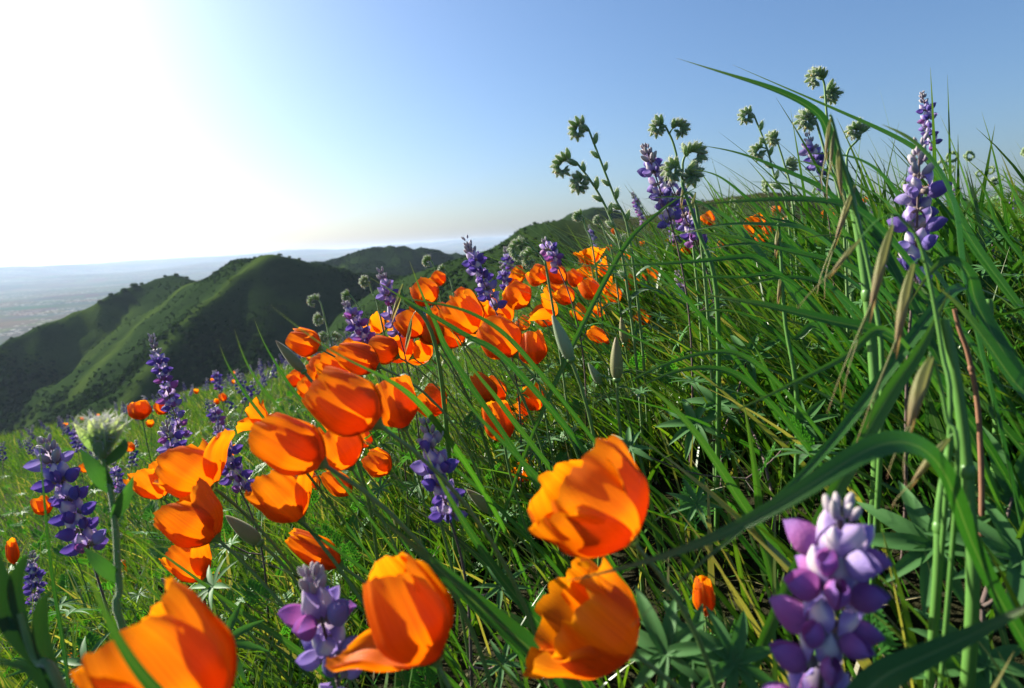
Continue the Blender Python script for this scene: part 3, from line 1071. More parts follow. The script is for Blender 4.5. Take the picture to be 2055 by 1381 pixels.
poppy((434, 1080), (322, 992), 104, 'bright orange cup poppy above a smaller drooping one', tipr=.75, leans=(4, 14, 0, 6), ruffle=.6, seed=111)
poppy((412, 1162), (334, 1082), 66, 'drooping narrow poppy hanging below the bright orange cup', tipr=.75, leans=(0, 26, 0, 8), ruffle=.7, seed=121, depth=.42)
poppy((604, 1042), (510, 938), 86, 'orange poppy leaning left with a yellow-edged petal standing up', tipr=.95, leans=(0, 30, 8, 6), ruffle=.9, seed=131)
poppy((682, 1134), (560, 1062), 62, 'narrow rolled-up poppy lying almost flat over the grass', tipr=.60, ruffle=.8, seed=141, depth=.36)
poppy((704, 992), (640, 938), 46, 'slim closed poppy under the long oval bloom', tipr=.7, seed=151)
poppy((892, 824), (834, 782), 66, 'flat-topped poppy opening sideways above the dark-headed lupine', tipr=1.0, ruffle=.6, seed=161)
poppy((992, 806), (944, 738), 46, 'slender pointed poppy with pale edges over deep green grass', tipr=.55, ruffle=.4, seed=171)
poppy((1012, 888), (984, 788), 62, 'dull orange poppy shaded low among stems behind the big ruffled bloom', tipr=.9, ruffle=.4, seed=181, leaf=2, depth=.48)
poppy((1074, 732), (1056, 652), 66, 'upright orange poppy beside a fat green bud', tipr=.70, ruffle=.5, leans=(0, 4, 0, 0), seed=191, leaf=2)
poppy((1034, 712), (962, 632), 90, 'deep orange poppy leaning left against the upright one by the green bud', tipr=.75, ruffle=.4, seed=201)
poppy((958, 664), (894, 592), 84, 'orange poppy with ruffled top behind crossing grass blades', tipr=.95, ruffle=1.1, leans=(0, 6, 0, 8), seed=211)
poppy((872, 608), (826, 560), 60, 'round orange poppy standing against the dark hill', tipr=.70, ruffle=.4, seed=221, L=.036)
poppy((892, 570), (864, 545), 32, 'small orange poppy just behind the round one against the dark hill', tipr=.75, seed=231, L=.03)
poppy((642, 700), (568, 668), 58, 'orange poppy at the edge of the cluster beside a brown bud', tipr=.70, ruffle=.3, seed=241, L=.038)
poppy((760, 736), (664, 696), 66, 'long orange poppy lying under a lupine and a grass blade', tipr=.70, ruffle=.5, seed=251)
poppy((826, 716), (768, 676), 62, 'crinkled bright poppy below the pale lupine', tipr=1.05, ruffle=1.6, leans=(10, 10, 10, 10), seed=261)
poppy((286, 842), (274, 797), 42, 'lone upright poppy beside the tall slim lupine', tipr=.75, seed=271, L=.034)
poppy((334, 830), (312, 803), 28, 'small poppy half behind the tall slim lupine', tipr=.75, seed=281, L=.028)
poppy((96, 1032), (70, 992), 34, 'small poppy between the stems of the lupine at the left meadow edge', tipr=.8, seed=291, L=.03)
poppy((29, 1132), (20, 1072), 22, 'thin half-closed poppy among bright grass at the left meadow edge', tipr=.7, seed=301, L=.034)
poppy((1416, 1236), (1408, 1158), 44, 'small upright barrel-shaped poppy bud showing orange over lupine leaves', tipr=.62, ruffle=.3, seed=311, L=.020, shrink=1.0)
poppy((1062, 962), (1036, 926), 52, 'withered dark orange poppy behind the large ruffled bloom', tipr=1.0, ruffle=1.4, seed=321, L=.026)
CLUSTER = [((1060, 612), (1020, 576), 54), ((1118, 632), (1068, 604), 36), ((1046, 568), (1024, 543), 38), ((1094, 566), (1066, 540), 44), ((1136, 566), (1092, 530), 36),
           ((1186, 532), (1180, 494), 32), ((1190, 552), (1166, 532), 30), ((1262, 524), (1246, 503), 22), ((1198, 600), (1172, 562), 38), ((1226, 588), (1200, 566), 28),
           ((1316, 566), (1298, 540), 24), ((1306, 646), (1274, 628), 30), ((1222, 688), (1182, 662), 30), ((1266, 700), (1236, 678), 34), ((1180, 640), (1150, 618), 26),
           ((850, 672), (806, 628), 56), ((882, 690), (846, 640), 50), ((766, 668), (740, 634), 24), ((720, 716), (690, 690), 40), ((608, 772), (582, 748), 34),
           ((664, 756), (628, 722), 54), ((534, 852), (488, 826), 40), ((1082, 822), (1052, 778), 44), ((1012, 802), (976, 764), 40), ((1126, 592), (1096, 572), 32),
           ((984, 612), (960, 588), 34), ((1004, 636), (976, 610), 36), ((938, 610), (914, 584), 40), ((1060, 660), (1040, 640), 30), ((812, 660), (790, 640), 30),
           ((640, 792), (606, 768), 44), ((700, 784), (672, 752), 46),
           ((798, 716), (744, 690), 54), ((864, 720), (820, 690), 46), ((704, 752), (650, 716), 56), ((930, 690), (886, 654), 52), ((902, 654), (868, 618), 48), ((974, 664), (936, 634), 46), ((1024, 648), (992, 612), 44),
           ((1150, 606), (1118, 580), 36), ((1166, 572), (1140, 546), 32), ((1214, 552), (1192, 528), 28), ((1244, 604), (1218, 580), 30), ((1280, 580), (1258, 556), 26), ((1110, 650), (1078, 628), 32), ((1212, 632), (1190, 608), 30),
           ((680, 892), (640, 858), 52), ((742, 896), (716, 866), 38), ((640, 980), (600, 950), 36), ((462, 930), (436, 900), 26), ((1052, 850), (1022, 812), 42), ((1096, 800), (1070, 770), 34)]
CLUSTER_LABELS = {
    0: 'cup-shaped poppy above a smaller folded one, below the magenta-tinted lupine', 1: 'small folded poppy tucked under the cup-shaped one near the magenta-tinted lupine',
    2: 'tiny ruffled poppy just below the thick fiddleneck coil', 3: 'frilly poppy right under the magenta-tinted lupine', 4: 'poppy touched by the tip of the long level blade',
    5: 'open poppy standing tall right of the magenta-tinted lupine', 6: 'poppy just below the tall open one by the magenta-tinted lupine', 7: 'tiny poppy below the leaning pair of fiddlenecks',
    10: 'narrow poppy alone under the pink-spotted lupine', 11: 'oval poppy lying sideways beyond the slim brown bud', 12: 'half-open poppy left of the slim brown bud',
    13: 'poppy partly hidden behind the pointed brown-green bud', 17: 'pointed bud-like poppy right behind the pink-tinged lupine', 19: 'tiny frilly poppy beside the plump glossy bloom',
    21: 'poppy peeking out behind the long oval bloom', 22: 'frilly poppy low in the stems beyond the slender pointed one'}
for k, (b_, t_, w_) in enumerate(CLUSTER):
    w_ = w_ * 1.12
    poppy(b_, t_, w_, CLUSTER_LABELS.get(k, 'orange poppy packed into the crowded cluster of blooms on the slope'), 'poppies in the crowded cluster', L=.033, shrink=1.0, roll=(k * .9) % 1.5, tipr=(.75, 1.0, .9, .7)[k % 4], ruffle=(.6, 1.5, 1.0, .4)[k % 4], leans=((0, 0, 0, 0), (18, 26, 14, 24), (4, 12, 8, 6), (0, 4, 0, 8))[k % 4], seed=400 + k, leaf=1)
BEHIND = [((1428, 452), (1414, 428), 26), ((1526, 458), (1512, 432), 34), ((1508, 476), (1492, 450), 26), ((1548, 470), (1540, 450), 24), ((1644, 490), (1634, 474), 16), ((1458, 500), (1446, 482), 20), ((1386, 510), (1372, 492), 20), ((1536, 490), (1524, 470), 22)]
for k, (b_, t_, w_) in enumerate(BEHIND):
    poppy(b_, t_, w_, 'small orange poppy showing between the wide bent grass blades', 'poppies behind the bent grass blades', L=.023, shrink=1.0, tipr=(.9, 1.0)[k % 2], ruffle=1.0, seed=500 + k, share='b%d' % (k % 3))
LEFT_LOW = [((252, 1152), (232, 1122), 26), ((448, 1180), (420, 1140), 30), ((332, 1172), (312, 1150), 20), ((170, 1340), (140, 1300), 30), ((178, 946), (160, 930), 18), ((452, 805), (440, 788), 16), ((1236, 470), (1228, 456), 12), ((268, 905), (250, 888), 18)]
for k, (b_, t_, w_) in enumerate(LEFT_LOW):
    poppy(b_, t_, w_, 'small orange poppy low in the bright left-hand grass', 'small poppies low in the grass', L=.03, tipr=.8, ruffle=.8, seed=600 + k, share='c%d' % (k % 3))


def poppy_bud(base, tip, wpx, label, L=.032, mat='podbud', root=None, depth=None, stem_px=None):
    plen = math.hypot(tip[0] - base[0], tip[1] - base[1])
    d = depth or F * L / plen
    b3, t3 = P(*base, d), P(*tip, d)
    ax = unit(t3 - b3)
    Lr = np.linalg.norm(t3 - b3)
    if stem_px is not None:
        root = P(stem_px[0], stem_px[1], d * 1.02)
    pts, q = stem_to_ground(b3, ax, .06, root=root)
    t = thing('poppy_bud', q, label, 'flower bud')
    X = unit(CAMB - ax * (CAMB @ ax))
    Y = np.cross(ax, X)
    h = wpx / F * d * .5
    MB().ball(b3 + ax * Lr * .5, X * h, Y * h, ax * Lr * .5, 12, 10, prof=lambda s: 1.28 - 1.05 * s).build('bud', [M[mat]], t)
    MB().tube(pts, np.linspace(.0011, .0016, len(pts)) * Lr / .032, 7).build('stem', [M['poppy_stem']], t)
    MB().ball(b3, X * h * .55, Y * h * .55, ax * h * .4, 6, 10).build('collar', [M['poppy_stem']], t)
    return t


poppy_bud((1146, 722), (1108, 632), 34, 'fat pale green poppy bud on a bright stem beside the upright poppy', mat='podgreen', stem_px=(1182, 900))
poppy_bud((1238, 762), (1236, 676), 32, 'brown-green pointed poppy bud standing alone on a tall stem', stem_px=(1285, 960))
poppy_bud((1254, 690), (1246, 636), 20, 'slim brown bud behind the pointed one standing alone', stem_px=(1300, 800))
poppy_bud((610, 746), (553, 683), 26, 'mauve-brown spindle bud leaning out over the dark hill')
poppy_bud((522, 1090), (452, 1034), 36, 'olive brown nodding bud between the orange cup poppy and the rolled-up one')
poppy_bud((1526, 1262), (1436, 1246), 48, 'dull olive bud lying sideways left of the big purple lupine', L=.03)
poppy_bud((990, 1028), (936, 982), 30, 'translucent olive bud in shade under the dark-headed lupine')
poppy_bud((1206, 770), (1180, 728), 22, 'small green bud between the fat pale one and the pointed one', mat='podgreen', L=.026)
poppy_bud((370, 1200), (322, 1160), 22, 'thin reddish bud above the largest poppy', L=.03)

# ------------------------------------------------------------------ lupines


def floret_parts():
    # two cupped wing petals, side by side and a little apart at the top
    wing = MB()
    tt = np.linspace(0, 1, 9)[:, None]
    aa = np.linspace(-1, 1, 7)[None]
    hh = np.sin(np.pi * np.clip(.05 + .93 * tt, 0, 1) ** .85) ** .62
    for sgn in (-1, 1):
        x = .14 + .82 * tt + .05 * (1 - aa ** 2) * tt
        y = sgn * (.02 + .20 * np.sin(np.pi * np.clip(tt, .02, .98) ** .8) * (1 - np.abs(aa) ** 2.2) + .10 * tt * (.5 + .5 * aa))
        z = -.05 + .10 * tt ** 2 + aa * .33 * hh
        wing.grid(np.stack([x, y + 0 * x, z + 0 * x], -1), rnd=.3 + .3 * sgn)
    v = np.linspace(0, 1, 8)[:, None]
    u = np.linspace(-1, 1, 9)[None]
    wdt = .36 * np.sin(np.pi * (.14 + .80 * v)) ** .6
    X = .30 + .46 * v - .30 * v ** 2 - .26 * u ** 2 * (.3 + v)
    Y = u * wdt * (1 - .12 * u ** 2)
    Z = .16 + .66 * v - .10 * u ** 2
    ban = MB().grid(np.stack([X + 0 * Y, Y, Z + 0 * Y], -1))
    cal = MB().ball((.13, 0, .05), np.array([0, .15, 0]), np.array([0, 0, .17]), np.array([.19, 0, 0]), 6, 8)
    cal.tube(np.array([(-.25, 0, -.05), (0, 0, 0)]), [.035, .05], 5)
    return wing, ban, cal


WINGP, BANP, CALP = floret_parts()
WING_MESH = [WINGP.mesh('wing_petals', [M[k]]) for k in ('wing', 'wing_pink', 'wing_pale')]
BAN_MESH = BANP.mesh('banner_petal', [M['banner']])
CAL_MESH = CALP.mesh('calyx', [M['calyx']])


def joined(parts, mats, name):
    mb = MB()
    n = 0
    for k, p_ in enumerate(parts):
        for arr, src in ((mb.v, p_.v), (mb.t, p_.t), (mb.a, p_.a), (mb.r, p_.r)):
            arr.extend(src)
        mb.f.extend([tuple(i + n for i in f) for f in p_.f])
        mb.mi.extend([k] * len(p_.f))
        n += p_.n
        mb.n = n
    return mb.mesh(name, mats)


FLORET_MESH = [joined([WINGP, BANP, CALP], [M[k], M['banner'], M['calyx']], 'floret') for k in ('wing', 'wing_pink', 'wing_pale')]
LBUD_MESH = MB().ball((.42, 0, .05), np.array([0, .20, 0]), np.array([0, 0, .24]), np.array([.44, 0, .05]), 8, 8, prof=lambda s: 1.15 - .45 * s).tube(np.array([(-.2, 0, -.05), (.05, 0, 0)]), [.03, .06], 5).mesh('bud', [M['lbud']])
PALM_MESH = new_mesh('palmate_leaf', PV, PF, [M['lup_leaf']], PT, PA, np.full(len(PV), .4))


def leaflet_mesh():
    seg = 9
    t = np.linspace(0, 1, seg)[:, None]
    u = np.linspace(-1, 1, 5)[None]
    w = .11 * np.sin(np.pi * np.clip(.05 + .95 * t, 0, 1) ** .75) ** .8 + .008
    X = t + 0 * u
    Y = u * w
    Z = .10 * t - .26 * t * t + np.abs(u) * w * .38
    return MB().grid(np.stack([X, Y, Z + 0 * Y], -1)).mesh('leaflet', [M['lup_leaf']])


LEAFLET_MESH = leaflet_mesh()


def palmate(parent, hub, nrm, fwd, size, stalk_from, n=9, span=300, droop=.1):
    """lupine leaf as a part (its stalk) with one sub-part for each leaflet"""
    hub = np.asarray(hub, float)
    nrm = unit(nrm)
    fwd = unit(np.asarray(fwd) - nrm * (np.asarray(fwd) @ nrm))
    sd = np.cross(nrm, fwd)
    mid = (np.asarray(stalk_from) + hub) / 2 + np.array([0, 0, -.006])
    st = MB().tube(spline([stalk_from, mid, hub], 8), np.linspace(.0011, .0008, 8) * size / .035, 6).build('leaf', [M['lup_stem']], parent)
    for k in range(n):
        an = math.radians(-span / 2 + span * k / (n - 1) + random.uniform(-5, 5))
        d = unit(fwd * math.cos(an) + sd * math.sin(an) + nrm * random.uniform(.0, .22))
        y = unit(np.cross(nrm, d))
        o = link('leaflet', LEAFLET_MESH, st)
        place(o, d, y, np.cross(d, y), size * random.uniform(.85, 1.1) * (1 - .2 * abs(an) / 2.6), hub, parent)
    return st


def lupine(bot, top, wpx, label, group=None, depth=None, fl=.0125, detail=False, pink=.12, buds=.28, leaves=2, seed=0, tilt=0.0, per=5, gap=.88, root=None, pale=.15, loose=0.34):
    """flower spike from pixel bot to pixel top; floret length sets the distance"""
    r = random.Random(seed + int(top[0]))
    fpx = wpx * .37
    d = depth or F * fl / fpx
    fs = fpx / F * d
    b3, t3 = P(*bot, d), P(*top, d)
    ax = unit(t3 - b3)
    La = np.linalg.norm(t3 - b3)
    X = unit(np.cross(ax, CAMB))
    Y = np.cross(ax, X)
    stem, q = stem_to_ground(b3, ax, .05, root=root, wob=.004)
    t = thing('lupine', q, label, 'lupine', group)
    full = np.vstack([t3[None] - ax * fs * .3, (b3 + t3)[None] / 2, stem])
    n = len(full)
    rr = np.linspace(.05, .10, n) * fs
    MB().tube(full, rr, 7).build('stem', [M['lup_stem']], t)
    s = 0.0
    k = 0
    while s < La:
        f = s / La
        size = fs * (1.0 if f < 1 - buds else max(.42, 1 - .75 * (f - 1 + buds) / buds))
        m = per if f < 1 - buds else per + 1
        for j in range(m):
            if r.random() < loose * (1 - f):
                continue
            an = (j + .5 * (k % 2)) / m * 6.283 + r.uniform(-.25, .25)
            out = math.cos(an) * X + math.sin(an) * Y
            isbud = f > 1 - buds * r.uniform(.75, 1.1)
            rise = r.uniform(-.25, .45) if not isbud else .5 + 1.6 * (f - 1 + buds) / buds
            ox = unit(out + ax * rise)
            oy = unit(np.cross(ax, ox))
            oz = np.cross(ox, oy)
            pos = b3 + ax * (s + r.uniform(-.12, .12) * fs) + out * fs * .16
            sz = size * r.uniform(.78, 1.12)
            if isbud:
                o = link('bud', LBUD_MESH, t)
                place(o, ox, oy, oz, sz * .95, pos, t)
            else:
                pk = 1 if r.random() < pink * (1.6 - 1.2 * f) else (2 if r.random() < pale else 0)
                if detail:
                    o = link('calyx', CAL_MESH, t)
                    place(o, ox, oy, oz, sz, pos, t)
                    link('wing_petals', WING_MESH[pk], o)
                    link('banner_petal', BAN_MESH, o)
                else:
                    o = link('floret', FLORET_MESH[pk], t)
                    place(o, ox, oy, oz, sz, pos, t)
        s += fs * gap * (1.0 if f < 1 - buds else .62) * r.uniform(.85, 1.2)
        k += 1
    for k in range(leaves):
        pp = stem[int(len(stem) * (.35 + .5 * k / max(1, leaves)))]
        an = r.uniform(0, 6.28)
        dv = np.array([math.cos(an), math.sin(an), .5])
        hub = pp + dv * .025
        mb = MB().tube(np.array([pp, (pp + hub) / 2 - (0, 0, .003), hub]), .0007, 5)
        o = mb.build('leaf', [M['lup_stem']], t)
        nr = unit(np.array([dv[0] * .4 - .3, dv[1] * .4 - .2, 1]))
        xx = unit(np.array([dv[0], dv[1], 0]) - nr * (nr @ np.array([dv[0], dv[1], 0])))
        o2 = link('leaflets', PALM_MESH, o)
        place(o2, xx, np.cross(nr, xx), nr, r.uniform(.018, .028), hub, t)
    return t


lupine((1640, 1430), (1692, 1015), 262, 'big purple and pink lupine spike in front of palmate leaves, lowest on the slope', detail=True, pink=.7, pale=.4, buds=.14, leaves=0, fl=.0150, seed=1, per=5, gap=.78, loose=.2)
lupine((690, 1420), (622, 1150), 178, 'lavender and cream lupine behind the poppy with the swung-out petal', detail=True, pink=.08, pale=.75, buds=.22, leaves=1, fl=.0140, seed=2)
lupine((1836, 562), (1846, 286), 118, 'pale-topped violet lupine rising beside the drooping oat heads', detail=True, pink=.02, pale=.3, buds=.30, leaves=0, fl=.0130, seed=3, loose=.45, gap=.8, per=4)
lupine((1872, 300), (1850, 182), 44, 'slender lupine with a sparse dark stem highest against the blue sky', fl=.0115, buds=.3, leaves=0, seed=4, loose=.6, pink=.3)
lupine((1345, 440), (1292, 284), 72, 'full blue-violet lupine standing against the pale sky', seed=5, pink=.06)
lupine((1398, 490), (1338, 350), 66, 'shorter lupine leaning beside the full blue-violet one', seed=6, pink=.15)
lupine((1650, 372), (1620, 268), 56, 'loose lupine between the curled fiddlenecks', seed=7, loose=.4, buds=.3)
lupine((992, 618), (934, 478), 64, 'tall white-and-blue lupine in front of the dark ridge', seed=8, pink=.03)
lupine((1022, 600), (1006, 528), 40, 'shorter dark lupine beside the tall white-and-blue one', seed=9)
lupine((800, 668), (762, 536), 60, 'pale lilac lupine behind the brown bud and poppies', seed=10, pale=.7, loose=.3)
lupine((752, 722), (690, 602), 58, 'pink-tinged lupine rising out of the orange cluster', seed=11, pink=.5)
lupine((362, 872), (303, 668), 56, 'tall slim lupine silhouetted against the shaded hill', seed=12, pink=.25, fl=.0115)
lupine((176, 1096), (84, 868), 104, 'dense blue lupine at the left meadow edge beside the woolly bud', seed=13, detail=True, pink=.08, loose=.15)
lupine((352, 920), (332, 842), 74, 'short lupine with grey-white buds behind the folded-open poppy', seed=14, buds=.5)
lupine((482, 985), (438, 862), 76, 'blue lupine with a pale bud tip between two leaning poppies', seed=15, buds=.4, loose=.2)
lupine((900, 1036), (852, 836), 112, 'dark-headed shaded lupine in the deep grass behind the poppies', detail=True, seed=16, buds=.34, pink=0)
lupine((446, 876), (424, 806), 38, 'small mauve lupine behind the short grey-budded one', seed=17, pink=.3)
lupine((156, 905), (148, 852), 24, 'tiny lupine behind the woolly bud', seed=18)
lupine((72, 1222), (64, 1104), 46, 'small lupine beside the curled hairy leaf', seed=19, pink=.2)
lupine((242, 985), (226, 925), 32, 'small blue lupine right beside the woolly bud stem', seed=20)
lupine((1120, 536), (1094, 484), 60, 'magenta-tinted lupine on the crest of the flower slope', seed=21, pink=.8)
lupine((1026, 552), (1014, 498), 34, 'little blue lupine on the crest by the curled green fiddleneck', seed=22)
lupine((1292, 446), (1268, 384), 26, 'thin mauve lupine below the full blue-violet one', seed=23, loose=.4, pink=.4)
lupine((1376, 606), (1358, 540), 44, 'small lupine on a bare dark stem over the tangled grass', seed=24, buds=.5, root=P(1560, 880, .42))
lupine((1196, 500), (1182, 452), 22, 'tiny lupine on the crest below the double fiddleneck stems', seed=25, loose=.3)
lupine((1354, 486), (1350, 420), 34, 'pink-spotted lupine under the leaning lupine', seed=26, pink=.6)
lupine((1926, 410), (1920, 362), 18, 'tiny grey lupine on the grassy skyline', seed=28)
lupine((1900, 700), (1880, 610), 46, 'shaded lupine behind the oat stalks', seed=29, loose=.4)
lupine((440, 780), (430, 742), 26, 'little lupine on the far slope in front of the shaded hill', seed=30, pink=.3)
lupine((1980, 520), (1966, 440), 30, 'seed-podded grey lupine on the right-hand slope', seed=31, buds=.9)

# leafy lupine plants without flowers, at the foot of the tall grass
LEAFY = [((1450, 1085), .205, 'palmate lupine leaf cluster below the small barrel-shaped poppy', [((1400, 1060), 30), ((1480, 1110), 34)]), ]


def leafy_lupine(root_px, d, hubs, label, size):
    rp = P(root_px[0], root_px[1], d)
    rp[2] = float(gh(rp[0], rp[1]))
    t = thing('lupine_plant', rp, label, 'plant')
    top = np.mean([P(h[0], h[1], h[2]) for h in hubs], axis=0) * .6 + rp * .4
    MB().tube(spline([rp, (rp + top) / 2 + (.004, 0, 0), top], 8), np.linspace(.0018, .0012, 8), 7).build('stem', [M['lup_stem']], t)
    for (u, v, dd, nx, ny) in hubs:
        h = P(u, v, dd)
        nrm = unit(CAMB * .8 + CAMU * ny + CAMR * nx)
        palmate(t, h, nrm, h - top, size * dd / hubs[0][2], top)
    return t


leafy_lupine((1960, 1280), .30, [(1872, 1096, .27, -.5, .6), (2042, 1122, .25, -.2, .9), (2030, 1000, .33, -.3, .5), (1975, 1330, .24, -.1, 1.0)], 'lupine plant of broad pale palmate leaves at the foot of the tall grass', .036)
leafy_lupine((1420, 1330), .26, [(1385, 1322, .24, -.2, .9), (1335, 1310, .235, -.4, .8), (1470, 1330, .23, .2, 1.0)], 'dark palmate lupine leaves in shade beside the barrel-shaped poppy bud', .027)
leafy_lupine((1440, 860), .52, [(1440, 810, .50, -.3, .8), (1395, 850, .48, -.4, .7), (1500, 720, .55, -.3, .6)], 'grey-green palmate lupine leaves in the tangled grass behind the pointed bud', .035)
leafy_lupine((1560, 900), .45, [(1262, 900, .36, -.4, .9), (1610, 850, .44, -.3, .7)], 'small palmate lupine leaves beside the stem of the pointed bud', .022)
leafy_lupine((2020, 620), .70, [(2010, 560, .68, -.3, .6), (2040, 650, .62, -.4, .6), (1990, 480, .75, -.2, .8)], 'greyish lupine leaves on the open slope right of the tall grass', .04)

# ------------------------------------------------------------------ fiddlenecks
fb = MB().ball((.5, 0, 0), np.array([0, .27, 0]), np.array([0, 0, .27]), np.array([.55, 0, 0]), 8, 7, prof=lambda s: 1.2 - .7 * s)
for k in range(26):
    tq, an = .15 + .85 * (k / 26.0), k * 2.4
    pb = np.array([tq, .24 * math.sin(math.pi * min(tq, .95)) * math.cos(an), .24 * math.sin(math.pi * min(tq, .95)) * math.sin(an)])
    dq = unit(np.array([.9, math.cos(an), math.sin(an)]))
    fb.tube(np.array([pb, pb + dq * .16, pb + dq * .30]), [.014, .011, .003], 3, 1)
FBUD_MESH = fb.mesh('bud', [M['fid_bud'], M['hair']])
FLOWER_MESH = MB().ball((.95, 0, 0), np.array([0, .13, 0]), np.array([0, 0, .13]), np.array([.16, 0, 0]), 5, 6).mesh('flower', [M['fid_flower']])


def small_leaf(pts, wd, nrm, mat, parent, name='leaf'):
    n = len(pts)
    t = np.linspace(0, 1, n)
    w = wd * np.clip(np.sin(np.pi * np.clip(.10 + .90 * t, 0, 1) ** .8), .03, 1)
    return MB().ribbon(pts, w, nrm, .3, na=5).build(name, [M[mat]], parent)


def fiddleneck(stem_px, coil, label, d=.6, group=None, curl=1, side_coils=(), stem_r=.0011, bud=.0115, leaves=2, along=True, turn=5.4, seed=0, hairy=False):
    """stem_px: pixels from low to high; coil: spiral size in pixels; curl +1 winds to the left of its own heading"""
    r = random.Random(seed + int(stem_px[0][0]))
    p3 = [P(u, v, d) for u, v in stem_px]
    low = p3[0]
    q = np.array([low[0] + .02, low[1] + .01, 0])
    q[2] = float(gh(q[0], q[1]))
    t = thing('fiddleneck', q, label, 'fiddleneck', group)
    sc = spline([q, (q + low) / 2 + (.004, 0, 0)] + p3, 26)

    def coil_pts(start, head, size, sgn):
        n = 22
        L = size / F * d * 2.1
        tilt = r.uniform(-.6, .6)
        tn_ = turn * r.uniform(.75, 1.2)
        ex, ey = unit(CAMR + CAMB * tilt), CAMU
        h = math.atan2(head @ ey, head @ ex)
        pts = [start]
        for i in range(1, n):
            f = i / (n - 1)
            h += sgn * tn_ * (.35 + 1.3 * f) / n
            pts.append(pts[-1] + (ex * math.cos(h) + ey * math.sin(h)) * L / n * (1.25 - .65 * f))
        return np.array(pts), sgn

    head = unit(sc[-1] - sc[-4])
    coils = [coil_pts(sc[-1], head, coil, curl)]
    for (f, sz, sg) in side_coils:
        i = int(f * 25)
        hd = unit(unit(sc[min(i + 1, 25)] - sc[i - 1]) + CAMR * (-.7 * sg))
        coils.append(coil_pts(sc[i], hd, sz, sg))
    mb = MB()
    mb.tube(np.vstack([sc, coils[0][0][1:]]), np.concatenate([np.linspace(stem_r * 1.5, stem_r, 26), np.linspace(stem_r, stem_r * .6, 21)]), 7)
    for c, _ in coils[1:]:
        mb.tube(c, np.linspace(stem_r * .9, stem_r * .5, len(c)), 6)
    mb.build('stem', [M['fid_stem']], t)
    for c, sg in coils:
        tan = unit(np.gradient(c, axis=0))
        for i in range(5, len(c)):
            outw = unit(np.cross(tan[i], CAMB) * sg + CAMB * (.9 if i % 2 else -.5))
            f = i / len(c)
            ox = unit(outw + tan[i] * .55)
            oy = unit(np.cross(tan[i], ox))
            o = link('bud', FBUD_MESH, t)
            s_ = bud * (1.0 - .35 * f) * r.uniform(.8, 1.15)
            place(o, ox, oy, np.cross(ox, oy), s_, c[i], t)
            if i % 2:
                ox2 = unit(CAMB * r.uniform(-1, 1.2) + tan[i] * .8 - outw * r.uniform(-.3, .5))
                oy2 = unit(np.cross(ox2, CAMU + .1))
                place(link('bud', FBUD_MESH, t), ox2, oy2, np.cross(ox2, oy2), s_ * .85, c[i], t)
            if i > 12 and i % 5 == 0:
                o2 = link('flower', FLOWER_MESH, o)
    if along:
        for i in range(9, 26, 2):
            s_ = -1 if i % 4 == 1 else 1
            tn = unit(sc[min(i + 1, 25)] - sc[i - 1])
            out = unit(np.cross(tn, CAMB) * s_ + CAMB * r.uniform(-.5, .5))
            ox = unit(out * .7 + tn)
            oy = unit(np.cross(tn, ox))
            o = link('bud', FBUD_MESH, t)
            place(o, ox, oy, np.cross(ox, oy), bud * r.uniform(.85, 1.15), sc[i], t)
    for k in range(leaves):
        i = 4 + 4 * k
        tn = unit(sc[i + 1] - sc[i])
        out = unit(CAMR * (1 if k % 2 else -1) + CAMB * r.uniform(-.6, .6))
        L = r.uniform(.022, .035)
        pts = bez(sc[i], sc[i] + out * L * .3 + tn * L * .4, sc[i] + out * L * .8 + tn * L * .6, sc[i] + out * L + tn * L * .35, 8)
        small_leaf(pts, .007, unit(tn - out * .3 + CAMB * .4), 'fid_leaf', t)
    return t


fiddleneck([(1262, 470), (1235, 400), (1208, 330), (1182, 262)], 36, 'tall curled fiddleneck stem, higher of the pair leaning over the ridge', d=.60, seed=1)
fiddleneck([(1250, 520), (1222, 430), (1190, 370), (1160, 330)], 40, 'lower curled fiddleneck of the leaning pair, with two coiled tips', d=.58, side_coils=[(.86, 30, 1)], seed=2)
fiddleneck([(1385, 440), (1366, 350), (1352, 290), (1338, 258)], 24, 'forked fiddleneck with two bud coils beside the full blue-violet lupine', d=.62, curl=1, side_coils=[(.95, 24, -1)], along=False, seed=3)
fiddleneck([(1400, 430), (1372, 380), (1370, 330)], 34, 'stout fiddleneck head of dense spiky buds above the leaning lupine', d=.50, curl=-1, side_coils=[(.93, 30, 1), (.9, 24, -1)], along=False, seed=4)
fiddleneck([(1580, 420), (1556, 360), (1540, 300), (1515, 236)], 24, 'thin fiddleneck with two small coils, one above the other', d=.72, side_coils=[(.80, 22, 1)], seed=5)
fiddleneck([(1590, 400), (1574, 330), (1560, 285)], 16, 'small fiddleneck with a single round bud knot and leafy fork', d=.75, along=False, side_coils=[(.75, 12, -1)], seed=6)
fiddleneck([(1700, 420), (1672, 330), (1660, 240), (1655, 175)], 30, 'highest fiddleneck with a bristly knot of buds against the sky', d=.58, seed=7, along=False, side_coils=[(.97, 24, -1)], leaves=3)
fiddleneck([(1690, 420), (1660, 320), (1640, 250)], 32, 'fiddleneck coil curling left beneath the big bent grass blade', d=.55, seed=8, along=False)
fiddleneck([(1700, 470), (1702, 380), (1700, 310), (1722, 280)], 26, 'dark green fiddleneck knot right of the hanging oat heads', d=.60, seed=9, along=False, leaves=3)
fiddleneck([(672, 720), (660, 670), (645, 612)], 22, 'small curly fiddleneck with several coils against the dark hill', d=.85, side_coils=[(.9, 18, 1), (.75, 20, 1), (.7, 14, -1)], bud=.0085, along=False, seed=10)
fiddleneck([(740, 660), (722, 620), (706, 596)], 16, 'little fiddleneck knot beside the pale lilac lupine', d=.85, bud=.0085, seed=11, along=False)
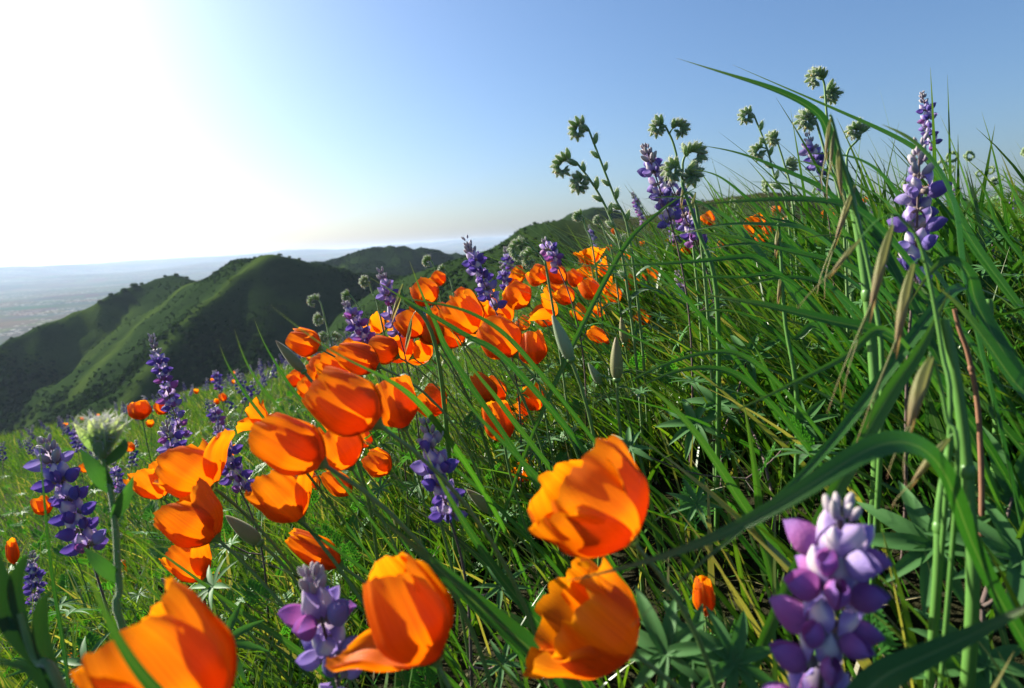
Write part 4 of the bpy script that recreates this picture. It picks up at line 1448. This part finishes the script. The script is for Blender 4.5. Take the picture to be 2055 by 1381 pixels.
fiddleneck([(760, 620), (748, 590), (742, 570)], 16, 'small fiddleneck just left of the pale lilac lupine tip', d=.8, bud=.0085, seed=12, along=False)
fiddleneck([(1100, 560), (1090, 520), (1070, 500)], 44, 'thick fiddleneck coil arching on the crest beside the magenta lupine', d=.62, bud=.009, seed=13, along=False, side_coils=[(.9, 26, 1)])
fiddleneck([(880, 580), (874, 545), (868, 528)], 14, 'yellowish fiddleneck knot behind the round poppy', d=1.0, bud=.010, seed=14, along=False)
fiddleneck([(1190, 500), (1176, 460), (1170, 438)], 15, 'yellow-green fiddleneck knot in front of the dry brushy ridge', d=.9, bud=.010, seed=15, along=False)
fiddleneck([(910, 590), (902, 560), (896, 545)], 14, 'green fiddleneck knot between the round poppy and the tall lupine', d=1.0, bud=.010, seed=16, along=False)
fiddleneck([(2030, 430), (2012, 390), (2004, 368)], 12, 'pale fiddleneck curl on the grassy skyline at the slope top', d=1.2, bud=.010, seed=17, along=False)
fiddleneck([(1230, 520), (1214, 470), (1206, 445)], 13, 'fiddleneck sprig at the foot of the leaning pair', d=.9, bud=.007, seed=18, along=False)


def woolly_fiddleneck():
    d = .26
    px = [(262, 1300), (240, 1180), (232, 1060), (222, 985), (205, 910)]
    p3 = [P(u, v, d) for u, v in px]
    q = np.array([p3[0][0] + .03, p3[0][1] + .01, 0])
    q[2] = float(gh(q[0], q[1]))
    t = thing('fiddleneck', q, 'woolly pale green bud head on a thick hairy stem with pointed leaves', 'fiddleneck')
    sc = spline([q] + p3, 24)
    MB().tube(sc, np.linspace(.0016, .0011, 24), 9).build('stem', [M['fid_stem']], t)
    top = sc[-1]
    hm = MB()
    r = random.Random(5)

    def hairs(pts, L, n):
        for _ in range(n):
            p_ = pts[r.randrange(len(pts))]
            dv = unit(np.array([r.gauss(0, 1), r.gauss(0, 1), r.gauss(.5, 1)]))
            hm.tube(np.array([p_, p_ + dv * L * .6, p_ + dv * L]), [.00015, .00012, .00004], 3)
    hub = top
    for k in range(13):
        an = k * 2.4
        el = .75 + .75 * (k / 12.0)
        dv = unit(math.cos(el) * (math.cos(an) * CAMR + math.sin(an) * CAMB) + math.sin(el) * CAMU)
        L = .0145 * (1.05 - .15 * k / 12)
        y = unit(np.cross(dv, CAMB + .2))
        pts = bez(hub, hub + dv * L * .4, hub + dv * L * .7 + CAMU * L * .2, hub + dv * L + CAMU * L * .25, 9)
        w = .0046 * np.clip(np.sin(np.pi * np.clip(.12 + .88 * np.linspace(0, 1, 9), 0, 1) ** .9), .03, 1)
        MB().ribbon(pts, w, np.cross(y, dv), .5, na=5).build('bract', [M['fid_bud']], t)
        hairs(pts, .0045, 40)
    MB().ball(hub + CAMU * .004, CAMR * .004, CAMB * .004, CAMU * .007, 9, 10).build('bud', [M['fid_bud']], t)
    hairs(sc[8:], .0025, 160)
    LV = [((228, 1040), (250, 1000), (268, 955), 17, -.2), ((222, 985), (190, 940), (160, 900), 20, .2), ((240, 1165), (200, 1130), (168, 1098), 18, .1), ((214, 930), (246, 900), (250, 880), 14, .1)]
    for a, b_, c, wpx, tw in LV:
        pts = spline([P(*a, d), P(*b_, d * .985), P(*c, d * .99)], 10)
        small_leaf(pts, wpx / F * d * 1.5, unit(CAMB + CAMR * .5 + CAMU * tw), 'fid_leaf', t)
    o = hm.build('hairs', [M['hair']], t)
    o['kind'] = 'stuff'


woolly_fiddleneck()


def curled_leaf_plant():
    d = .19
    q = P(230, 1560, d)
    q[2] = float(gh(q[0], q[1]))
    t = thing('leafy_herb', q, 'hairy dark herb with curled downy leaves beside the largest poppy', 'plant')
    st = spline([q, P(150, 1460, d), P(70, 1320, d), P(40, 1230, d)], 16)
    MB().tube(st, np.linspace(.0018, .0010, 16), 7).build('stem', [M['fid_stem']], t)
    for pl, wpx in (([(85, 1340), (20, 1250), (5, 1160), (-10, 1090)], 46), ([(60, 1300), (30, 1190), (45, 1130), (62, 1112)], 34), ([(130, 1420), (85, 1290), (85, 1210), (106, 1184)], 40),
                    ([(50, 1260), (-5, 1240), (-40, 1200)], 34), ([(110, 1400), (60, 1340), (-10, 1330)], 30)):
        pts = spline([P(u, v, d) for u, v in pl], 14)
        small_leaf(pts, wpx / F * d * .72, unit(CAMB + CAMR * .8), 'herb', t)


curled_leaf_plant()

# ------------------------------------------------------------------ broad grass blades and oats


def grass_blade(px, wpx, d, label, group=None, d1=None, nrm=None, mat='grass_hero', fold=.3, rnd=.4, twist=0.0, root=True, blunt=.10):
    """blade from its low end (first pixel) to its tip (last pixel); d to d1 metres away along it"""
    n = len(px)
    dd = np.linspace(d, d1 or d, n)
    p3 = [P(u, v, q) for (u, v), q in zip(px, dd)]
    low = p3[0]
    if root:
        hx = unit(np.array([low[0] - p3[1][0], low[1] - p3[1][1], 0])) * min(.14, .5 * max(low[2] - float(gh(low[0], low[1])), .02))
        g = np.array([low[0] + hx[0], low[1] + hx[1], 0])
        g[2] = float(gh(g[0], g[1]))
        ext = max(low[2] - g[2], 0.0)
        pts = spline([g, g * .6 + low * .4 + (0, 0, ext * .12)] + p3 if ext > .03 else [g] + p3, 40)
    else:
        g = low
        pts = spline(p3, 34)
    for _ in range(14):
        pts[1:-1] = .5 * pts[1:-1] + .25 * (pts[:-2] + pts[2:])
    o_t = np.linspace(0, 1, len(pts))
    w = wpx / F * np.interp(o_t, np.linspace(0, 1, n), dd) * np.clip((1 - o_t ** 1.7), .02, 1) * np.clip(.22 + o_t * 1.9, 0, 1)
    t = MB().ribbon(pts, w, unit(CAMB + .35 * CAMU) if nrm is None else nrm, fold, na=5, rnd=rnd, twist=twist).build('long_grass', [M[mat]], None, origin=g)
    t.location = [float(q) for q in g]
    return tag(t, label, 'grass', group, 'thing')


UPN = unit(CAMB + .6 * CAMU)
grass_blade([(1672, 330), (1660, 236), (1560, 182), (1480, 156), (1358, 117)], 30, .36, 'dark green blade bent sharply left, its tip highest against the sky', nrm=unit(CAMB + .3 * CAMU), rnd=.1)
grass_blade([(1930, 470), (1880, 330), (1780, 268), (1640, 205), (1470, 130)], 30, .42, 'long arching green blade behind the highest fiddleneck', nrm=UPN, rnd=.6)
grass_blade([(1925, 560), (1922, 450), (1890, 350), (1830, 280), (1770, 250)], 52, .30, 'thick dark blade curving behind the pale-topped violet lupine', nrm=unit(CAMB + CAMR * .8), rnd=.0)
grass_blade([(1700, 420), (1630, 368), (1560, 338), (1480, 305), (1392, 290)], 22, .42, 'slim blade arching left below the small fiddlenecks', nrm=UPN, rnd=.3)
grass_blade([(1780, 470), (1700, 412), (1600, 400), (1480, 404), (1330, 418)], 30, .30, 'broad nearly level blade above the small orange poppies', nrm=unit(CAMB + .7 * CAMU), rnd=.15)
grass_blade([(1560, 540), (1500, 516), (1420, 524), (1280, 532), (1092, 536)], 20, .36, 'level green blade reaching left past the upper poppies', nrm=UPN, rnd=.5)
grass_blade([(1360, 580), (1310, 535), (1240, 500), (1140, 471)], 14, .42, 'thin blade slanting up over the crest of the poppies', nrm=UPN, rnd=.6)
grass_blade([(1230, 530), (1290, 455), (1350, 405), (1412, 368)], 14, .42, 'pale green blade slanting up to the right past the leaning lupine', nrm=UPN, rnd=.9)
grass_blade([(1960, 540), (1892, 600), (1740, 800), (1640, 928), (1530, 1030), (1400, 1132), (1266, 1258)], 34, .30, 'very long narrow blade running down to the ragged poppy', d1=.165, nrm=unit(CAMB + CAMU * .6 - CAMR * .5), rnd=.35, root=True)
grass_blade([(1955, 1160), (1930, 1010), (1885, 915), (1820, 874), (1735, 893), (1620, 985), (1480, 1060), (1330, 1126), (1138, 1166)], 78, .20, 'broad glossy blade arching over the big purple lupine and down left', d1=.17, nrm=unit(CAMB * .75 + .6 * CAMU), rnd=.5, fold=.12)
grass_blade([(880, 850), (800, 775), (720, 735), (640, 690), (543, 613)], 20, .34, 'slim blade slanting up left across the plump poppies', d1=.22, nrm=UPN, rnd=.8)
grass_blade([(430, 1500), (320, 1395), (252, 1310), (202, 1210), (168, 1125)], 36, .138, 'dark green blade lying across the largest poppy', nrm=unit(CAMB + .6 * CAMR), rnd=.5)
grass_blade([(640, 1180), (520, 1128), (420, 1088), (352, 1062), (300, 1048)], 16, .34, 'black-green shaded blade crossing below the bright cup poppy', nrm=unit(CAMU - .2 * CAMB), rnd=0)
grass_blade([(1100, 1330), (990, 1245), (890, 1150), (830, 1100), (776, 1050)], 62, .24, 'wide green blade behind the poppy with the swung-out petal', nrm=unit(CAMB * .6 + CAMU * .8 + CAMR * .4), rnd=.5)
grass_blade([(1090, 1260), (1020, 1180), (950, 1080), (890, 980), (850, 900)], 30, .28, 'narrow blade rising parallel behind the wide one', nrm=unit(CAMB + .8 * CAMR), rnd=.4)
grass_blade([(1700, 1420), (1800, 1345), (1900, 1298), (2000, 1250), (2120, 1190)], 74, .16, 'wide blurred blade slanting up at the lowest right of the slope', nrm=unit(CAMB * .8 + CAMU), rnd=.45)
grass_blade([(135, 1330), (108, 1180), (92, 1030), (84, 940), (76, 870)], 11, .30, 'thin dark stalk-like blade standing in front of the dense blue lupine', rnd=.0)
grass_blade([(905, 720), (880, 660), (850, 600), (822, 524)], 16, .40, 'upright blade in front of the round poppy', nrm=unit(CAMB + .5 * CAMR), rnd=.6)
grass_blade([(1020, 720), (960, 690), (880, 640), (810, 600), (742, 556)], 18, .34, 'green blade crossing the middle of the poppy cluster', nrm=UPN, rnd=.5)
grass_blade([(1060, 720), (1000, 660), (930, 620), (850, 606), (770, 590)], 14, .36, 'thin blade lying level across the poppy cluster', nrm=UPN, rnd=.7)
grass_blade([(1520, 1060), (1460, 965), (1390, 860), (1330, 800), (1290, 768)], 34, .30, 'bright green blade bent beside the pointed bud', nrm=unit(CAMB + .5 * CAMU + .4 * CAMR), rnd=.9)
grass_blade([(1528, 1080), (1520, 985), (1505, 880), (1490, 795)], 26, .34, 'upright bright green blade in the tangled grass', rnd=1.0)
grass_blade([(1790, 640), (1730, 700), (1640, 745), (1540, 795), (1420, 850)], 20, .26, 'blade with a dry brown tip slanting down left', nrm=UPN, rnd=.9)
grass_blade([(1830, 690), (1700, 655), (1580, 622), (1480, 602), (1400, 590)], 38, .28, 'broad shaded blade crossing left behind the oat heads', nrm=UPN, rnd=.1)
grass_blade([(1760, 560), (1650, 520), (1560, 500), (1450, 470), (1360, 462)], 22, .36, 'green blade lying left above the broad shaded one', nrm=UPN, rnd=.5)
grass_blade([(1540, 740), (1460, 705), (1380, 715), (1290, 750), (1190, 805)], 16, .34, 'curved blade sagging toward the fat pale bud', nrm=UPN, rnd=.7)
grass_blade([(1540, 800), (1470, 745), (1400, 738), (1330, 752), (1240, 800)], 20, .34, 'arched blade above the pointed bud stem', nrm=UPN, rnd=.6)
grass_blade([(2140, 860), (2050, 790), (1990, 700), (1930, 620), (1880, 575)], 60, .24, 'broad dark blade crossing behind the oat stalks to the right', nrm=unit(CAMB + .5 * CAMU), rnd=.0)
grass_blade([(2130, 1000), (2050, 900), (1960, 800), (1880, 740)], 50, .30, 'wide black-green blade below the broad dark one', nrm=unit(CAMB + .7 * CAMU), rnd=.05)
grass_blade([(1760, 830), (1830, 730), (1870, 660), (1905, 585)], 40, .24, 'bright upright blade beside the oat stalks', nrm=unit(CAMB - .5 * CAMR), rnd=.9)
grass_blade([(1965, 640), (1955, 570), (1925, 525), (1880, 525), (1825, 610)], 44, .26, 'folded green blade kinked over below the violet lupine', nrm=unit(CAMB + .4 * CAMU), rnd=.3)
grass_blade([(1640, 920), (1600, 850), (1560, 800), (1520, 700), (1460, 600)], 26, .40, 'long blade leaning left through the tangled grass', nrm=unit(CAMB + .5 * CAMR), rnd=.4)
FINE = [[(1600, 560), (1500, 560), (1400, 555), (1290, 590)], [(1700, 600), (1620, 560), (1540, 560), (1440, 590)], [(1660, 480), (1560, 455), (1450, 450), (1330, 480)],
        [(1590, 700), (1520, 640), (1440, 620), (1330, 640)], [(1720, 540), (1640, 470), (1560, 440), (1470, 430)], [(1500, 480), (1430, 420), (1360, 395), (1290, 400)],
        [(1850, 620), (1800, 520), (1720, 450), (1620, 400)], [(1820, 420), (1760, 340), (1690, 310), (1600, 310)], [(1880, 560), (1800, 430), (1740, 380), (1660, 350)],
        [(1560, 460), (1500, 400), (1440, 350), (1380, 340)], [(1640, 640), (1600, 690), (1560, 640), (1500, 570)], [(1700, 780), (1660, 700), (1610, 650), (1540, 640)],
        [(1960, 520), (1900, 420), (1850, 380), (1790, 350)], [(1700, 480), (1650, 410), (1590, 370), (1500, 365)], [(1620, 520), (1560, 495), (1480, 490), (1400, 505)],
        [(2010, 470), (1990, 420), (1970, 370), (1950, 340)], [(2060, 440), (2040, 400), (2020, 360), (2010, 330)], [(1760, 620), (1700, 560), (1640, 540), (1560, 530)],
        [(1740, 460), (1700, 380), (1640, 330), (1570, 320)], [(1800, 560), (1740, 500), (1680, 470), (1600, 480)]]
for k, px in enumerate(FINE):
    grass_blade(px, 13 + 9 * ((k * 7) % 3), .34 + .03 * (k % 6), 'long green blade bent left in the windblown tall grass', 'bent blades of the tall grass', nrm=unit(CAMU * (.3 + .5 * (k % 3)) + CAMB), rnd=(k * .37) % 1)
LEAN = [[(980, 1240), (860, 1120), (760, 1030), (650, 940)], [(780, 1180), (640, 1080), (540, 1000), (450, 930)], [(620, 1320), (500, 1240), (380, 1150), (250, 1060)],
        [(1080, 1100), (960, 980), (860, 900), (790, 850)], [(560, 1400), (440, 1290), (330, 1210), (260, 1150)], [(1100, 980), (1000, 880), (930, 800), (880, 720)],
        [(900, 1360), (800, 1290), (700, 1200), (600, 1130)], [(470, 1360), (380, 1260), (300, 1180), (200, 1060)], [(1040, 860), (990, 790), (940, 730), (900, 650)],
        [(600, 800), (560, 740), (530, 690), (510, 640)], [(560, 820), (520, 770), (490, 720), (470, 660)], [(520, 830), (480, 770), (455, 730), (440, 690)]]
for k, px in enumerate(LEAN):
    grass_blade(px, (13, 9, 16)[k % 3] if k < 9 else 8, .30 + .04 * (k % 5), 'slender blade slanting up left beneath the poppies', 'slanting blades beneath the poppies', nrm=unit(CAMB + CAMR * .5 + CAMU * .4), rnd=.35 + (k * .29) % .6)


def stalk(px, d, rpx, label, mat='stalk', d1=None):
    p3 = [P(u, v, q) for (u, v), q in zip(px, np.linspace(d, d1 or d, len(px)))]
    g = np.array([p3[0][0], p3[0][1], 0])
    g[2] = float(gh(g[0], g[1]))
    pts = spline(([g] if p3[0][2] > g[2] + .01 else []) + p3, 26)
    t = thing('grass_stalk', g, label, 'grass stalk')
    rr = rpx / F * d
    MB().tube(pts, np.linspace(rr * 1.1, rr * .75, 26), 8).build('stem', [M[mat]], t)
    mid = pts[14]
    tn = unit(pts[15] - pts[13])
    MB().ball(mid, unit(np.cross(tn, CAMB)) * rr * 1.22, CAMB * rr * 1.22, tn * rr * 2.0, 6, 8).build('node', [M[mat]], t)


stalk([(1950, 1260), (1945, 1000), (1925, 800), (1895, 640)], .22, 12, 'thick pale green oat stalk behind the arching blade')
stalk([(1760, 900), (1745, 640), (1725, 480), (1705, 380)], .34, 10, 'straight green oat stalk beneath the hanging oat heads')
stalk([(1968, 1100), (1965, 850), (1945, 720), (1925, 660), (1915, 620)], .27, 5, 'reddish brown dry stalk right of the pale green one', mat='dry_stalk')
stalk([(1880, 1180), (1885, 1020), (1912, 860)], .23, 9, 'short bright green stalk left of the thick pale one')
stalk([(2000, 900), (1990, 700), (1985, 600)], .36, 8, 'green stalk behind the reddish brown one')

SPK_T = np.linspace(0, 1, 10)


def spikelet(parent, a, b, wpx, d, awn=None, nm='spikelet', straw=True):
    p0, p1 = P(*a, d), P(*b, d)
    ax = unit(p1 - p0)
    L = np.linalg.norm(p1 - p0)
    X = unit(np.cross(ax, CAMB))
    Y = np.cross(ax, X)
    h = wpx / F * d * .5
    mb = MB()
    tq = np.linspace(0, 1, 12)
    for k, (sg, ln) in enumerate(((-1, 1.0), (1, .94), (-.3, .8))):
        c = p0 + ax * L * ln * tq[:, None] + X * (sg * h * (.22 * np.sin(np.pi * tq * .8) + .10 * tq))[:, None] - Y * (.15 * h * k)
        w = 2 * h * .62 * np.clip(np.sin(np.pi * np.clip(.04 + .96 * tq, 0, 1) ** .75), .04, 1)
        mb.ribbon(c, w, unit(CAMB + X * sg * .5), -.55, na=5, rnd=random.random())
    o = mb.build(nm, [M['straw']], parent)
    if awn:
        mb = MB()
        for (u, v) in awn:
            e = P(u, v, d * .99)
            mb.tube(spline([p1 - ax * L * .3, (p1 + e) / 2 + X * L * .04, e], 8), np.linspace(.00035, .00012, 8) * d / .25, 4)
        ob = mb.build('awn', [M['straw']], o, origin=np.array(parent.location))
    return o


def oat(stem_px, d, spikes, label):
    p3 = [P(u, v, d) for u, v in stem_px]
    g = np.array([p3[0][0], p3[0][1], 0])
    g[2] = float(gh(g[0], g[1]))
    t = thing('wild_oat', g, label, 'wild oat')
    pts = spline([g] + p3, 26)
    MB().tube(pts, np.linspace(.0014, .0005, 26) * d / .28, 7).build('stem', [M['stalk']], t)
    for (a, b_, w, aw) in spikes:
        top = P(*a, d)
        j = pts[np.argmin(np.linalg.norm(pts - top, axis=1))]
        MB().tube(spline([j, (j + top) / 2 + CAMU * .002, top], 6), .0003, 4).build('pedicel', [M['stalk']], t)
        spikelet(t, a, b_, w, d, aw)


oat([(1770, 820), (1755, 600), (1716, 420), (1690, 320), (1670, 240), (1664, 232)], .28,
    [((1666, 238), (1656, 330), 13, [(1650, 380)]), ((1674, 262), (1666, 345), 12, [(1660, 400)]), ((1682, 300), (1690, 400), 18, [(1712, 430)]), ((1716, 372), (1672, 500), 20, [(1640, 590), (1655, 600)])],
    'wild oat with slim pale heads hanging below the bent dark blade')
oat([(1905, 900), (1890, 700), (1850, 500), (1810, 440), (1790, 430)], .22,
    [((1790, 452), (1742, 650), 30, [(1660, 830), (1690, 800)]), ((1832, 530), (1795, 720), 32, [(1740, 860), (1715, 900)]), ((1726, 480), (1660, 560), 16, [(1600, 620)])],
    'wild oat with two long reddish-tipped drooping heads below the violet lupine')
oat([(1920, 980), (1900, 840), (1880, 740), (1866, 716)], .20,
    [((1868, 716), (1820, 880), 44, [(1780, 960), (1820, 980)]), ((1904, 880), (1820, 985), 26, [(1790, 1020)])],
    'wild oat with a fat straw-coloured head above the broad glossy blade')
oat([(1440, 620), (1400, 460), (1372, 380), (1368, 365)], .45,
    [((1373, 366), (1366, 420), 10, None), ((1396, 386), (1382, 440), 10, None)], 'small wild oat with two thin heads right of the leaning lupine')
oat([(1600, 820), (1575, 640), (1565, 480), (1560, 450)], .40, [((1564, 452), (1556, 520), 14, None), ((1570, 540), (1560, 620), 12, None)], 'straw-coloured oat standing behind the level blades')
oat([(880, 720), (812, 600), (806, 580)], .5, [((808, 570), (784, 650), 14, None), ((826, 640), (812, 710), 12, None)], 'small oat head among the crowded poppies')

# ------------------------------------------------------------------ small flowers farther off on the slope


def far_lupine_mesh(seed):
    r = random.Random(seed)
    mb = MB()
    mb.tube(np.array([(0, 0, 0), (.004, 0, .12), (0, .003, .26)]), [.0025, .002, .0015], 4, 0)
    for k in range(16):
        z = .15 + .11 * k / 15
        an = k * 2.4
        rr = .014 * (1.1 - .6 * k / 15)
        c = np.array([math.cos(an) * rr, math.sin(an) * rr, z])
        s_ = .0085 * (1.15 - .4 * k / 15)
        mb.ball(c, np.array([s_, 0, 0]), np.array([0, s_, 0]), np.array([0, 0, s_ * .9]), 4, 5, 2 if (k > 12 or k % 4 == 0) else 1)
    return mb.mesh('far_lupine', [M['lup_stem'], M['wing'], M['lbud']])


def far_poppy_mesh(seed):
    mb = MB()
    mb.tube(np.array([(0, 0, 0), (.01, 0, .1), (-.01, 0, .2)]), [.0015, .0015, .0012], 4, 0)
    for i in range(4):
        g = petal_grid(i, .42, .85, (5, 8, 4, 6), seed, .8, 6, 6) * .034
        mb.grid(g + (-.01, 0, .2), 1, i * .2)
    return mb.mesh('far_poppy', [M['poppy_stem'], M['petal']])


def far_fid_mesh(seed):
    r = random.Random(seed)
    mb = MB()
    mb.tube(np.array([(0, 0, 0), (.006, 0, .15), (0, .003, .28)]), [.0025, .002, .0015], 4, 0)
    for k in range(14):
        an = k * .5
        c = np.array([.016 * math.cos(an) - .012, r.uniform(-.006, .006), .275 + .016 * math.sin(an)])
        mb.ball(c, np.array([.006, 0, 0]), np.array([0, .006, 0]), np.array([0, 0, .008]), 4, 5, 1)
    return mb.mesh('far_fiddleneck', [M['fid_stem'], M['fid_bud']])


FLM = [far_lupine_mesh(k) for k in range(3)]
FPM = [far_poppy_mesh(k) for k in range(3)]
FFM = [far_fid_mesh(k) for k in range(2)]


def far_field(meshes, n, name, label, cat, group, rmin, rmax, amin, amax, s0, s1, seed):
    r = random.Random(seed)
    for k in range(n):
        th = math.radians(r.uniform(amin, amax))
        q = (rmin ** 1.5 + r.random() * (rmax ** 1.5 - rmin ** 1.5)) ** (1 / 1.5)
        x, y = q * math.sin(th), q * math.cos(th)
        o = link(name, meshes[k % len(meshes)])
        o.location = (x, y, float(gh(x, y)))
        o.rotation_euler = (r.uniform(-.2, .2), r.uniform(-.45, .05), r.uniform(0, 6.28))
        s = r.uniform(s0, s1)
        o.scale = (s, s, s)
        tag(o, label, cat, group)


far_field(FLM, 150, 'lupine', 'little purple lupine dotting the sunlit slope below the shaded hill', 'lupine', 'lupines dotting the sunlit slope', 1.8, 9, -46, -8, .7, 1.1, 1)
far_field(FPM, 18, 'poppy', 'little orange poppy dotting the sunlit slope below the shaded hill', 'poppy', 'poppies dotting the sunlit slope', 1.5, 7, -46, -8, .8, 1.1, 2)
far_field(FFM, 36, 'fiddleneck', 'small fiddleneck along the grassy skyline of the upper slope', 'fiddleneck', 'fiddlenecks along the upper skyline', 2.2, 6, 16, 48, .8, 1.2, 3)
far_field(FLM, 24, 'lupine', 'small purple lupine scattered over the upper slope behind the tall grass', 'lupine', 'lupines over the upper slope', 1.6, 5, 5, 46, .45, .75, 4)
far_field(FPM, 26, 'poppy', 'small orange poppy scattered over the upper slope behind the tall grass', 'poppy', 'poppies over the upper slope', 1.2, 4, 5, 46, .8, 1.1, 5)
